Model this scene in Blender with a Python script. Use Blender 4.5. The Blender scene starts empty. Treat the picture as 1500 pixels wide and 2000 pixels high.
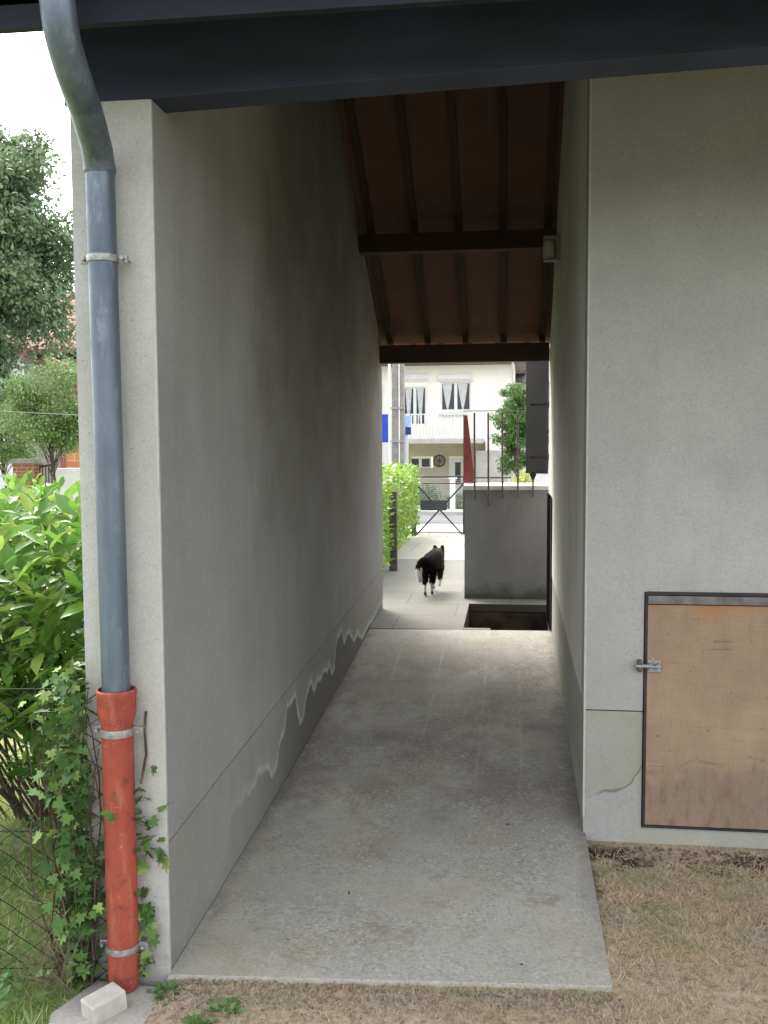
import bpy, math, random
import numpy as np
from mathutils import Vector, Matrix
random.seed(7); RNG = np.random.default_rng(11)
sc = bpy.context.scene; col = sc.collection
R = math.radians
# ---------------------------------------------------------------- camera
H = 1.885
cam = bpy.data.objects.new('camera', bpy.data.cameras.new('camera')); col.objects.link(cam)
CR = Matrix.Rotation(R(7.475), 3, 'Z') @ Matrix.Rotation(R(90-4.214), 3, 'X') @ Matrix.Rotation(R(-0.3), 3, 'Z')
cam.matrix_world = Matrix.Translation((0, 0, H)) @ CR.to_4x4()
cam.data.sensor_fit = 'HORIZONTAL'; cam.data.sensor_width = 36; cam.data.lens = 45.6
cam.data.clip_start = .05; cam.data.clip_end = 2000
sc.camera = cam
sc.render.resolution_x = 768; sc.render.resolution_y = 1024
# ---------------------------------------------------------------- light
SUN_EL, SUN_AZ = 47, 328       # azimuth clockwise from +Y
w = bpy.data.worlds.new('World'); sc.world = w; w.use_nodes = True
nt = w.node_tree; bg = nt.nodes['Background']
sky = nt.nodes.new('ShaderNodeTexSky'); sky.sky_type = 'NISHITA'; sky.sun_disc = False
sky.sun_elevation = R(SUN_EL); sky.sun_rotation = R(SUN_AZ); sky.air_density = 1.0; sky.dust_density = 3.0; sky.ozone_density = 1.0
hs = nt.nodes.new('ShaderNodeHueSaturation'); hs.inputs['Saturation'].default_value = .22
nt.links.new(sky.outputs[0], hs.inputs['Color'])
# overcast sky: zenith brighter than the horizon
wc = nt.nodes.new('ShaderNodeTexCoord'); wx = nt.nodes.new('ShaderNodeSeparateXYZ'); wr = nt.nodes.new('ShaderNodeMapRange'); wm_ = nt.nodes.new('ShaderNodeMix'); wm_.data_type = 'RGBA'; wm_.blend_type = 'MULTIPLY'; wm_.inputs[0].default_value = 1
nt.links.new(wc.outputs['Generated'], wx.inputs[0]); nt.links.new(wx.outputs[2], wr.inputs[0])
for i, q in enumerate((0, 1, .8, 1.3)): wr.inputs[i+1].default_value = q
nt.links.new(hs.outputs[0], wm_.inputs[6]); nt.links.new(wr.outputs[0], wm_.inputs[7]); nt.links.new(wm_.outputs[2], bg.inputs[0])
bg.inputs[1].default_value = .15
sl = bpy.data.lights.new('sun', 'SUN'); sl.energy = .72; sl.angle = R(22); sl.color = (1, .96, .9)
so = bpy.data.objects.new('sun', sl); col.objects.link(so)
sd = Vector((math.sin(R(SUN_AZ))*math.cos(R(SUN_EL)), math.cos(R(SUN_AZ))*math.cos(R(SUN_EL)), math.sin(R(SUN_EL))))
so.rotation_euler = sd.to_track_quat('Z', 'Y').to_euler()
sc.view_settings.view_transform = 'Standard'; sc.view_settings.look = 'None'
sc.view_settings.gamma = 1; sc.view_settings.exposure = 2.34

def at(px, py, Y):
    """point where the line of sight through photo pixel (px,py) of 1500x2000 meets the plane at distance Y"""
    d = CR @ Vector(((px-750)/1900, -(py-1000)/1900, -1)); return Vector((0, 0, H)) + d*(Y/d.y)

# ---------------------------------------------------------------- mesh helpers
class MB:
    def __init__(s): s.v = []; s.f = []
    def add(s, v, f):
        n = len(s.v); s.v += [tuple(p) for p in v]; s.f += [tuple(i+n for i in q) for q in f]; return s
    def box(s, a, b):
        x0, y0, z0 = a; x1, y1, z1 = b
        return s.add([(x0,y0,z0),(x1,y0,z0),(x1,y1,z0),(x0,y1,z0),(x0,y0,z1),(x1,y0,z1),(x1,y1,z1),(x0,y1,z1)],
            [(0,3,2,1),(4,5,6,7),(0,1,5,4),(1,2,6,5),(2,3,7,6),(3,0,4,7)])
    def bar(s, p, q, wd, ht, up=(0,0,1)):
        p = Vector(p); q = Vector(q); d = (q-p).normalized(); u = Vector(up); sx = d.cross(u).normalized()*wd/2; uz = sx.cross(d).normalized()*ht/2
        V = [p-sx-uz, p+sx-uz, p+sx+uz, p-sx+uz, q-sx-uz, q+sx-uz, q+sx+uz, q-sx+uz]
        return s.add(V, [(3,2,1,0),(4,5,6,7),(0,1,5,4),(1,2,6,5),(2,3,7,6),(3,0,4,7)])
    def prism(s, poly, axis, a, b):
        """poly: 2-D outline; axis 'x': (y,z) outline extruded a..b in x; 'y': (x,z); 'z': (x,y)"""
        n = len(poly)
        def P(t, c): return {'x': (c, t[0], t[1]), 'y': (t[0], c, t[1]), 'z': (t[0], t[1], c)}[axis]
        V = [P(t, a) for t in poly] + [P(t, b) for t in poly]
        F = [tuple(range(n))[::-1], tuple(range(n, 2*n))] + [(i, (i+1) % n, n+(i+1) % n, n+i) for i in range(n)]
        return s.add(V, F)
    def tube(s, pts, r, n=8, caps=True):
        pts = [Vector(p) for p in pts]; m = len(pts)
        rr = r if isinstance(r, (list, tuple)) else [r]*m
        V = []; prev = None
        for i, p in enumerate(pts):
            d = (pts[min(i+1, m-1)]-pts[max(i-1, 0)]).normalized()
            if prev is None: u = d.orthogonal().normalized()
            else: u = (prev - d*prev.dot(d)).normalized()
            prev = u; vv = d.cross(u)
            for k in range(n):
                a = 2*math.pi*k/n; V.append(p + (u*math.cos(a)+vv*math.sin(a))*rr[i])
        F = [(i*n+k, i*n+(k+1) % n, (i+1)*n+(k+1) % n, (i+1)*n+k) for i in range(m-1) for k in range(n)]
        if caps: F += [tuple(range(n))[::-1], tuple(range((m-1)*n, m*n))]
        return s.add(V, F)
    def lathe(s, prof, c, n=24, axis='z'):
        V = []
        for r, h in prof:
            for k in range(n):
                a = 2*math.pi*k/n; x, y = r*math.cos(a), r*math.sin(a)
                V.append({'z': (c[0]+x, c[1]+y, c[2]+h), 'y': (c[0]+x, c[1]+h, c[2]+y), 'x': (c[0]+h, c[1]+x, c[2]+y)}[axis])
        m = len(prof)
        return s.add(V, [(i*n+k, i*n+(k+1) % n, (i+1)*n+(k+1) % n, (i+1)*n+k) for i in range(m-1) for k in range(n)])
    def build(s, name, mat, parent=None, smooth=False, bevel=0):
        me = bpy.data.meshes.new(name); me.from_pydata(s.v, [], s.f); me.update()
        o = bpy.data.objects.new(name, me); col.objects.link(o); me.materials.append(mat)
        if parent: o.parent = parent
        if smooth:
            me.polygons.foreach_set('use_smooth', [True]*len(me.polygons))
            try: me.set_sharp_from_angle(angle=R(40))
            except Exception: pass
        if bevel:
            b = o.modifiers.new('bevel', 'BEVEL'); b.width = bevel; b.segments = 2; b.limit_method = 'ANGLE'
        return o
def tag(o, label=None, cat=None, group=None, kind=None):
    if label: o['label'] = label
    if cat: o['category'] = cat
    if group: o['group'] = group
    if kind: o['kind'] = kind
    return o
def empty(name, loc=(0, 0, 0)):
    o = bpy.data.objects.new(name, None); col.objects.link(o); o.location = loc; o.empty_display_size = .1; return o
def fix(root):
    """keep children where they were built (world coordinates) under an empty that stands at the thing's base"""
    M_ = Matrix.Translation(root.location).inverted()
    for c in root.children: c.matrix_parent_inverse = M_
def copy_tree(o, parent=None):
    c = o.copy(); col.objects.link(c)
    if parent: c.parent = parent
    for ch in list(o.children): copy_tree(ch, c)
    return c
def npmesh(name, V, F, mat, parent=None, cols=None):
    """V (n,3), F (m,k) arrays with constant k"""
    me = bpy.data.meshes.new(name); n, m, k = len(V), len(F), F.shape[1]
    me.vertices.add(n); me.vertices.foreach_set('co', V.astype(np.float32).ravel())
    me.loops.add(m*k); me.loops.foreach_set('vertex_index', F.astype(np.int32).ravel())
    me.polygons.add(m); me.polygons.foreach_set('loop_start', np.arange(0, m*k, k, dtype=np.int32))
    me.update(calc_edges=True); me.validate()
    if cols is not None:
        ca = me.attributes.new('tint', 'FLOAT_COLOR', 'POINT'); ca.data.foreach_set('color', np.c_[cols, np.ones(n)].astype(np.float32).ravel())
    me.materials.append(mat)
    o = bpy.data.objects.new(name, me); col.objects.link(o)
    if parent: o.parent = parent
    return o
def frames(d, roll=None):
    """rotation matrices (n,3,3) with columns side, dir, normal"""
    d = d/np.linalg.norm(d, axis=1, keepdims=True); n = len(d)
    up = np.tile([0., 0., 1.], (n, 1)) + RNG.normal(0, .35, (n, 3))
    s = np.cross(d, up); s /= np.linalg.norm(s, axis=1, keepdims=True)+1e-9
    nn = np.cross(s, d)
    if roll is not None:
        c, q = np.cos(roll)[:, None], np.sin(roll)[:, None]; s, nn = s*c+nn*q, nn*c-s*q
    return np.stack([s, d, nn], axis=2)
def scatter(name, tv, tf, pos, dirs, size, mat, parent=None, roll=None):
    tv = np.array(tv, float); tf = np.array(tf); n = len(pos)
    Rm = frames(dirs, roll)
    V = np.einsum('nij,kj->nki', Rm, tv)*np.asarray(size)[:, None, None] + pos[:, None, :]
    F = (tf[None] + (np.arange(n)*len(tv))[:, None, None]).reshape(-1, tf.shape[1])
    return npmesh(name, V.reshape(-1, 3), F, mat, parent)
LEAF_LONG = ([(0,0,0),(.17,.3,.05),(.17,.65,.04),(0,1,-.1),(-.17,.65,.04),(-.17,.3,.05),(0,.3,0),(0,.65,-.02)],
             [(0,1,6,6),(1,2,7,6),(2,3,7,7),(0,6,5,5),(6,7,4,5),(7,3,4,4)])
LEAF_LONG = (LEAF_LONG[0], [(0,1,6),(1,2,7),(1,7,6),(2,3,7),(0,6,5),(6,7,4),(6,4,5),(7,3,4)])
LEAF_OVAL = ([(0,0,0),(.3,.4,.06),(0,1,-.05),(-.3,.4,.06)], [(0,1,2),(0,2,3)])
LEAF_IVY = ([(0,.1,0),(.18,-.05,.02),(.5,.18,.04),(.26,.38,.02),(.38,.66,.05),(.12,.62,0),(0,1,-.05),(-.12,.62,0),(-.38,.66,.05),(-.26,.38,.02),(-.5,.18,.04),(-.18,-.05,.02)],
            [(0,1,2),(0,2,3),(0,3,5),(3,4,5),(0,5,6),(0,6,7),(0,7,9),(7,8,9),(0,9,10),(0,10,11)])

# ---------------------------------------------------------------- materials
class N:
    def __init__(s, name, rough=.85, spec=.3):
        s.m = bpy.data.materials.new(name); s.m.use_nodes = True; s.t = s.m.node_tree
        s.b = s.t.nodes['Principled BSDF']; s.b.inputs['Roughness'].default_value = rough; s.b.inputs['Specular IOR Level'].default_value = spec
        s.tc = s.t.nodes.new('ShaderNodeTexCoord'); s.c = s.tc.outputs['Object']
    def L(s, a, b): s.t.links.new(a, b)
    def n(s, ty, **k):
        x = s.t.nodes.new(ty)
        for a, b in k.items(): setattr(x, a, b)
        return x
    def map(s, sc_=(1, 1, 1), loc=(0, 0, 0), rot=(0, 0, 0)):
        x = s.n('ShaderNodeMapping'); x.inputs['Scale'].default_value = sc_; x.inputs['Location'].default_value = loc; x.inputs['Rotation'].default_value = rot
        s.L(s.c, x.inputs[0]); return x.outputs[0]
    def noise(s, scale, det=4, rough=.55, vec=None):
        x = s.n('ShaderNodeTexNoise'); x.inputs['Scale'].default_value = scale; x.inputs['Detail'].default_value = det; x.inputs['Roughness'].default_value = rough
        s.L(vec or s.c, x.inputs['Vector']); return x.outputs['Fac']
    def vor(s, scale, vec=None, out='Distance'):
        x = s.n('ShaderNodeTexVoronoi'); x.inputs['Scale'].default_value = scale; s.L(vec or s.c, x.inputs['Vector']); return x.outputs[out]
    def ramp(s, v, a, b, ca=0., cb=1.):
        x = s.n('ShaderNodeMapRange'); x.clamp = True; s.L(v, x.inputs[0])
        for i, q in enumerate((a, b, ca, cb)): x.inputs[i+1].default_value = q
        return x.outputs[0]
    def math(s, op, a, b=None, clamp=False):
        x = s.n('ShaderNodeMath', operation=op); x.use_clamp = clamp
        for i, q in enumerate((a, b)):
            if q is None: continue
            if isinstance(q, (int, float)): x.inputs[i].default_value = q
            else: s.L(q, x.inputs[i])
        return x.outputs[0]
    def mix(s, f, a, b, mode='MIX'):
        x = s.n('ShaderNodeMix', data_type='RGBA', blend_type=mode)
        if isinstance(f, (int, float)): x.inputs[0].default_value = f
        else: s.L(f, x.inputs[0])
        for i, q in ((6, a), (7, b)):
            if isinstance(q, (tuple, list)): x.inputs[i].default_value = (*q, 1)
            else: s.L(q, x.inputs[i])
        return x.outputs[2]
    def xyz(s):
        x = s.n('ShaderNodeSeparateXYZ'); s.L(s.c, x.inputs[0]); return x.outputs
    def bump(s, h, st=.3, d=.01):
        x = s.n('ShaderNodeBump'); x.inputs['Strength'].default_value = st; x.inputs['Distance'].default_value = d
        s.L(h, x.inputs['Height']); s.L(x.outputs[0], s.b.inputs['Normal'])
    def out(s, c):
        if isinstance(c, (tuple, list)): s.b.inputs['Base Color'].default_value = (*c, 1)
        else: s.L(c, s.b.inputs['Base Color'])
        return s.m
def plain(name, c, rough=.6, var=.15, scale=8, metal=0, spec=.3, bump=0):
    m = N(name, rough, spec); m.b.inputs['Metallic'].default_value = metal
    n1 = m.noise(scale, 5, .6); c2 = tuple(min(1, q*(1-var*2)) for q in c)
    if bump: m.bump(m.noise(scale*12, 3), bump, .004)
    return m.out(m.mix(m.ramp(n1, .35, .65), c, c2))
def stucco(name, c, kind='wall'):
    m = N(name, .93, .2); x, y, z = m.xyz()
    c2 = tuple(q*.80 for q in c)
    base = m.mix(m.ramp(m.noise(1.1, 5, .6), .35, .68), c, c2)
    st = m.noise(2.2, 5, .6, m.map((2.2, 2.2, .28)))                      # rain streaks
    base = m.mix(m.ramp(st, .5, .75, 0, .45), base, tuple(q*.66*k for q, k in zip(c, (1.03, 1, .9))))
    base = m.mix(m.ramp(m.noise(85, 4, .85), .42, .60, .0, .30), base, tuple(q*.55 for q in c))
    base = m.mix(m.ramp(m.noise(120, 3, .8), .58, .68, 0, .36), base, tuple(min(1, q*1.35) for q in c))
    pit = m.ramp(m.vor(42), .05, .17, 1, 0); pm = m.ramp(m.noise(9, 2), .50, .58)
    base = m.mix(m.math('MULTIPLY', m.math('MULTIPLY', pit, pm), .75), base, tuple(q*.3 for q in c))
    if kind == 'plinth':
        base = m.mix(m.ramp(m.noise(2.0, 4), .42, .62, 0, .5), base, (c[0]*.80, c[1]*.82, c[2]*.58))
        crv = m.math('ADD', m.ramp(x, .36, .60, .245, .33), m.math('MULTIPLY', m.math('POWER', m.ramp(x, .50, .60), 3.), .09))
        crv = m.math('ADD', crv, m.ramp(m.noise(9, 4), .3, .7, -.02, .02))
        dk = m.math('SUBTRACT', z, crv)
        base = m.mix(m.math('MULTIPLY', m.ramp(dk, 0, .25, .3, 0), m.ramp(dk, -.004, 0)), base, (c[0]*.62, c[1]*.60, c[2]*.36))
        base = m.mix(m.math('MULTIPLY', m.ramp(m.math('ABSOLUTE', dk), .001, .011, .7, 0), m.ramp(x, .38, .42)), base, (.09, .085, .07))
    if kind == 'damp':                                                     # salt line of rising damp along the passage floor
        base = m.mix(m.ramp(m.noise(1.6, 4), .42, .66, 0, .45), base, (c[0]*.85, c[1]*.84, c[2]*.66))
        fl = m.ramp(y, 3.2, 9.0, -.03, .34)
        h = m.math('SUBTRACT', z, fl)
        nz = m.noise(1.0, 2, .4, m.map((0, 3.0, .6), (0, .3, 0))); nf = m.noise(1.0, 4, .6, m.map((0, 11, 7)))
        lim = m.math('ADD', m.ramp(y, 3.4, 4.9, .10, .27), m.math('ADD', m.ramp(nz, .36, .62, -.13, .08), m.ramp(nf, .3, .7, -.012, .012)))
        lim = m.math('MULTIPLY', lim, m.ramp(y, 7.0, 7.7, 1, .1))
        dd = m.math('SUBTRACT', h, lim)
        amt = m.math('MULTIPLY', m.ramp(y, 3.9, 5.4, .06, 1), m.ramp(y, 8.2, 8.9, 1, .3))
        wet = m.math('MULTIPLY', m.ramp(dd, -.012, .012, .8, 0), amt)
        base = m.mix(wet, base, (c[0]*.40, c[1]*.37, c[2]*.33))
        salt = m.math('MULTIPLY', m.ramp(m.math('ABSOLUTE', m.math('SUBTRACT', dd, .016)), .005, .026, .8, 0), amt)
        salt = m.math('MULTIPLY', salt, m.ramp(m.noise(9, 3), .3, .55, .25, 1))
        base = m.mix(salt, base, (.52, .52, .5))
        halo = m.math('MULTIPLY', m.ramp(dd, 0, .10, .22, 0), m.ramp(dd, -.01, 0, 0, 1))
        base = m.mix(m.math('MULTIPLY', halo, amt), base, (.6, .6, .58))
    if kind == 'far_brown':      # uneven dark brown tone over the upper middle and far part of the wall
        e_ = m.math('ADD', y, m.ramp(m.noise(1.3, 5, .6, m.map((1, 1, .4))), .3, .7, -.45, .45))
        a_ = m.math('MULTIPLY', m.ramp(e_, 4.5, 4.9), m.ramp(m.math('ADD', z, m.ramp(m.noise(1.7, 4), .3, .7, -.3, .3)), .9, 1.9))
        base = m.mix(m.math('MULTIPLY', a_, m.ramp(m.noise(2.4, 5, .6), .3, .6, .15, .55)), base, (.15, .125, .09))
    clo = m.noise(5.5, 6, .65); base = m.mix(m.ramp(clo, .45, .7, 0, .22), base, tuple(q*.62 for q in c))
    hgt = m.math('ADD', m.math('ADD', m.math('MULTIPLY', m.noise(6, 4, .6), 2.5), m.noise(230, 3, .7)), m.math('MULTIPLY', m.noise(70, 3, .6), .8))
    m.bump(hgt, .42, .0035)
    return m.out(base)
WALLC = (.44, .43, .41)
M = {}
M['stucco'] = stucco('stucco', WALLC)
M['stucco_left'] = stucco('stucco_left', (.325, .322, .31), 'far_brown')
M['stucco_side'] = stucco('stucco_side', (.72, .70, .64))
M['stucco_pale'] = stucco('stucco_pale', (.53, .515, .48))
M['damp'] = stucco('damp_plinth', (.31, .307, .29), 'damp')
M['plinth'] = stucco('plinth', (.40, .392, .365), 'plinth')
M['bead'] = plain('bead', (.48, .48, .45), .7, .08, 20)
M['parapet'] = stucco('parapet_render', (.22, .22, .215))
def parapet_mat():
    m = N('parapet_face', .93, .2); x, y, z = m.xyz(); c = (.275, .275, .268)
    b = m.mix(m.ramp(m.noise(2.5, 5), .35, .65), c, tuple(q*.78 for q in c))
    b = m.mix(m.ramp(m.noise(60, 3, .7), .4, .65, 0, .3), b, tuple(q*.55 for q in c))
    h = m.math('ADD', z, m.ramp(m.noise(5, 4), .3, .7, -.09, .09))
    b = m.mix(m.ramp(h, .33, .47, .85, 0), b, (.07, .085, .045))
    rs = m.noise(6, 4, .6, m.map((3, 3, .5)))
    b = m.mix(m.math('MULTIPLY', m.ramp(rs, .6, .7, 0, .5), m.ramp(z, 1.0, 1.3)), b, (.11, .075, .055))
    m.bump(m.noise(160, 3, .7), .35, .003); return m.out(b)
M['parapet'] = parapet_mat()
def concrete():
    m = N('passage_concrete', .9, .25); x, y, z = m.xyz()
    c = (.45, .425, .36)
    b = m.mix(m.ramp(m.noise(1.5, 6, .6), .36, .64), c, (.36, .345, .305))
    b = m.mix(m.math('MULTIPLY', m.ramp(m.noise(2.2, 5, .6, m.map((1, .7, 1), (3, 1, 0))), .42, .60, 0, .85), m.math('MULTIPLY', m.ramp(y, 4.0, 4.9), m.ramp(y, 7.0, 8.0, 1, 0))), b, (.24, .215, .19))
    b = m.mix(m.ramp(m.noise(3.4, 5, .6, m.map((1, 1, 1), (9, 4, 0))), .58, .7, 0, .45), b, (.44, .43, .40))
    b = m.mix(m.ramp(m.noise(1.9, 4, .6, m.map((1, 1, 1), (5, 8, 0))), .50, .68, 0, .7), b, (.33, .30, .205))
    ag = m.vor(85, out='Color'); sp = m.n('ShaderNodeSeparateColor'); m.L(ag, sp.inputs[0])
    pm = m.ramp(m.noise(1.7, 5, .65, m.map((1, 1, 1), (2, 6, 0))), .38, .62, .12, 1)
    b = m.mix(m.math('MULTIPLY', pm, m.ramp(sp.outputs[0], .6, .95, 0, .45)), b, (.12, .12, .11))
    b = m.mix(m.math('MULTIPLY', pm, m.ramp(sp.outputs[1], .72, .98, 0, .38)), b, (.68, .66, .60))
    b = m.mix(m.ramp(m.noise(5, 6, .7, m.map((1, 1, 1), (7, 3, 0))), .55, .66, 0, .6), b, (.24, .21, .16))
    b = m.mix(m.math('MULTIPLY', m.ramp(m.noise(11, 5, .7), .62, .70, 0, .5), m.ramp(y, 4.2, 3.6)), b, (.6, .59, .55))
    rim = m.ramp(m.math('ADD', y, m.ramp(m.noise(12, 3), .3, .7, -.02, .02)), 3.17, 3.235, .75, 0)
    b = m.mix(rim, b, (.40, .38, .34))
    b = m.mix(m.ramp(m.noise(110, 3, .7), .4, .65, 0, .3), b, (.12, .115, .11))
    tr = None
    for x0, y0, y1, wd in ((-.52, 5.2, 8.0, .006), (-.18, 4.6, 7.9, .009), (.06, 4.9, 7.2, .007), (-.85, 6.2, 8.2, .006)):
        wob = m.math('ADD', x, m.ramp(m.noise(1.3, 4), .3, .7, -.006, .006))
        l = m.ramp(m.math('ABSOLUTE', m.math('SUBTRACT', wob, x0)), 0, wd*1.6, .34, 0)
        l = m.math('MULTIPLY', l, m.math('MULTIPLY', m.ramp(y, y0, y0+.4), m.ramp(y, y1-.4, y1, 1, 0)))
        tr = l if tr is None else m.math('MAXIMUM', tr, l)
    tr = m.math('MULTIPLY', tr, m.ramp(m.noise(3, 3), .4, .6))
    b = m.mix(tr, b, (.56, .55, .53))
    e = m.math('MINIMUM', m.math('SUBTRACT', x, -1.194), m.math('SUBTRACT', .335, x))      # dirt caught along the wall feet
    b = m.mix(m.math('MULTIPLY', m.ramp(m.math('ADD', e, m.ramp(m.noise(9, 3), .3, .7, -.03, .03)), 0, .07, .6, 0), m.ramp(y, 3.3, 4.6)), b, (.12, .11, .10))
    m.bump(m.math('ADD', m.noise(140, 3, .7), m.math('MULTIPLY', m.noise(26, 3), .7)), .35, .004)
    return m.out(b)
M['concrete'] = concrete()
def slabs(name, c, bw, bh, var=.25, mortar=.012):
    m = N(name, .88, .25)
    br = m.n('ShaderNodeTexBrick'); m.L(m.c, br.inputs[0]); br.inputs['Scale'].default_value = 1
    br.inputs['Brick Width'].default_value = bw; br.inputs['Row Height'].default_value = bh; br.inputs['Mortar Size'].default_value = mortar
    br.inputs['Color1'].default_value = (*c, 1); br.inputs['Color2'].default_value = (*[q*(1-var) for q in c], 1); br.inputs['Mortar'].default_value = (*[q*.62 for q in c], 1)
    b = m.mix(m.ramp(m.noise(2.5, 6, .7), .36, .66, 0, .65), br.outputs[0], tuple(q*.72 for q in c))
    b = m.mix(m.ramp(m.noise(110, 3, .7), .4, .65, 0, .25), b, tuple(q*.45 for q in c))
    m.bump(m.math('SUBTRACT', m.noise(90, 3), m.math('MULTIPLY', br.outputs['Fac'], 2)), .3, .004); return m.out(b)
M['slabs'] = slabs('path_slabs', (.18, .172, .145), 1.0, .62, .12, .009)
M['tiles_pale'] = slabs('pale_paving', (.34, .325, .275), .75, 1.6, .08, .014)
def brick(name, a, b2, mo, wd=.22, ht=.07):
    m = N(name, .9, .2); sw = m.n('ShaderNodeCombineXYZ'); x, y, z = m.xyz(); m.L(m.math('ADD', x, y), sw.inputs[0]); m.L(z, sw.inputs[1])
    br = m.n('ShaderNodeTexBrick'); m.L(sw.outputs[0], br.inputs[0]); br.inputs['Scale'].default_value = 1; br.inputs['Brick Width'].default_value = wd
    br.inputs['Row Height'].default_value = ht; br.inputs['Mortar Size'].default_value = .008
    br.inputs['Color1'].default_value = (*a, 1); br.inputs['Color2'].default_value = (*b2, 1); br.inputs['Mortar'].default_value = (*mo, 1)
    return m.out(m.mix(m.ramp(m.noise(3, 4), .4, .7, 0, .4), br.outputs[0], tuple(q*.6 for q in a)))
M['brick'] = brick('red_brick', (.36, .12, .08), (.28, .09, .065), (.33, .28, .24))
M['orange_brick'] = brick('orange_brick', (.62, .27, .12), (.55, .2, .09), (.6, .5, .36), .45, .16)
def rooftile():
    m = N('roof_tiles', .85, .2)
    br = m.n('ShaderNodeTexBrick'); m.L(m.c, br.inputs[0]); br.inputs['Scale'].default_value = 1; br.inputs['Brick Width'].default_value = .26
    br.inputs['Row Height'].default_value = .3; br.inputs['Mortar Size'].default_value = .03; br.inputs['Color1'].default_value = (.33, .13, .09, 1)
    br.inputs['Color2'].default_value = (.24, .11, .085, 1); br.inputs['Mortar'].default_value = (.08, .05, .045, 1)
    m.bump(br.outputs['Fac'], .8, .03); return m.out(m.mix(m.ramp(m.noise(1.5, 5), .4, .7, 0, .5), br.outputs[0], (.22, .17, .14)))
M['rooftile'] = rooftile()
M['slate'] = plain('grey_roof', (.22, .21, .22), .8, .2, 3, bump=.3)
def zinc():
    m = N('zinc', .48, .5); m.b.inputs['Metallic'].default_value = .55
    b = m.mix(m.ramp(m.noise(3, 6, .6, m.map((6, 6, .7))), .35, .65), (.155, .185, .225), (.105, .128, .158))
    b = m.mix(m.ramp(m.noise(22, 5, .7, m.map((1, 1, .35))), .56, .68, 0, .5), b, (.26, .29, .31))
    m.L(m.ramp(m.noise(9, 4), .3, .7, .38, .65), m.b.inputs['Roughness']); m.bump(m.noise(14, 3), .08, .01); return m.out(b)
M['zinc'] = zinc()
def pvc():
    m = N('red_pipe', .75, .2)
    b = m.mix(m.ramp(m.noise(4, 6, .65, m.map((3, 3, 1))), .35, .66), (.41, .088, .055), (.28, .062, .042))
    b = m.mix(m.ramp(m.noise(18, 5, .7), .54, .68, 0, .75), b, (.13, .045, .035))
    b = m.mix(m.ramp(m.noise(5, 6, .7, m.map((5, 5, .8), (2, 1, 4))), .52, .66, 0, .45), b, (.40, .20, .15))
    b = m.mix(m.ramp(m.noise(60, 3), .66, .72, 0, .4), b, (.45, .30, .25))
    m.bump(m.noise(40, 3), .12, .004); return m.out(b)
M['pvc'] = pvc()
M['galv'] = plain('galvanised', (.42, .41, .40), .5, .2, 60, .6, .5, .2)
def darkwood(name, c, c2):
    m = N(name, .75, .3); b = m.mix(m.ramp(m.noise(2.5, 5, .6, m.map((1, .2, 3))), .35, .65), c, c2)
    m.bump(m.noise(30, 4, .6, m.map((1, 6, 6))), .25, .003); return m.out(b)
M['beam'] = darkwood('dark_painted_beam', (.038, .045, .078), (.028, .033, .056))
M['fascia'] = darkwood('fascia_paint', (.016, .019, .030), (.012, .014, .022))
M['rafter'] = darkwood('rafter_wood', (.062, .034, .026), (.045, .026, .020))
M['ceiling'] = darkwood('clay_ceiling', (.135, .072, .050), (.10, .055, .040))
M['shutter'] = plain('brown_shutter', (.02, .016, .018), .6, .2, 4)
M['oxide'] = plain('oxide_red_paint', (.32, .085, .07), .6, .15, 9, bump=.1)
def plywood():
    m = N('weathered_plywood', .72, .35); x, y, z = m.xyz()
    g = m.noise(4, 6, .62, m.map((2.2, 1, 1)))
    b = m.mix(m.ramp(g, .3, .7), (.33, .235, .15), (.26, .18, .115))
    b = m.mix(m.ramp(m.noise(3.2, 5, .6), .46, .66, 0, .7), b, (.38, .275, .175))
    gh = m.noise(26, 6, .75, m.map((.35, 1, 7)))
    b = m.mix(m.ramp(gh, .50, .70, 0, .35), b, (.20, .125, .075))
    grain = m.noise(24, 6, .75, m.map((9, 1, .5)))
    b = m.mix(m.ramp(grain, .5, .72, 0, .30), b, (.17, .10, .06))
    b = m.mix(m.ramp(m.noise(10, 4, .7, m.map((.5, 1, 9), (4, 0, 2))), .64, .68, 0, .55), b, (.11, .075, .05))   # scratches along the sheet
    b = m.mix(m.ramp(m.noise(60, 2, .5), .70, .74, 0, .6), b, (.09, .06, .045))
    hh = m.math('ADD', z, m.ramp(m.noise(3.4, 5, .6, m.map((1, 1, .3))), .3, .7, -.09, .09))
    b = m.mix(m.ramp(hh, .35, .40, .50, 0), b, (.19, .14, .11))                 # damp-stained foot
    edge = m.math('MULTIPLY', m.ramp(m.math('ABSOLUTE', m.math('SUBTRACT', hh, .415)), .002, .012, .3, 0), m.ramp(m.noise(5, 3), .45, .6))
    b = m.mix(edge, b, (.10, .07, .06))
    b = m.mix(m.math('MULTIPLY', m.ramp(hh, 1.07, 1.15), .55), b, (.34, .13, .055))
    b = m.mix(m.math('MULTIPLY', m.ramp(m.noise(7, 5, .7, m.map((3, 1, 1.2), (2, 0, 5))), .48, .64, 0, .65), m.ramp(z, .55, .28)), b, (.17, .10, .065))
    m.bump(grain, .22, .002); return m.out(b)
M['plywood'] = plywood()
M['frame_metal'] = plain('dark_frame', (.055, .045, .05), .55, .2, 12, .3)
M['frame_grey'] = plain('grey_rail', (.22, .2, .2), .6, .25, 12)
M['rust'] = plain('rusty_steel', (.19, .145, .13), .6, .3, 60, .4, bump=.2)
M['iron'] = plain('dark_iron', (.05, .045, .045), .6, .2, 30, .3)
M['mesh_wire'] = plain('fence_wire', (.045, .04, .028), .7, .3, 20, .2)
M['white'] = plain('white_paint', (.78, .78, .76), .5, .05, 5)
M['coping'] = plain('pale_coping', (.72, .70, .66), .7, .1, 6, bump=.2)
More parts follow.
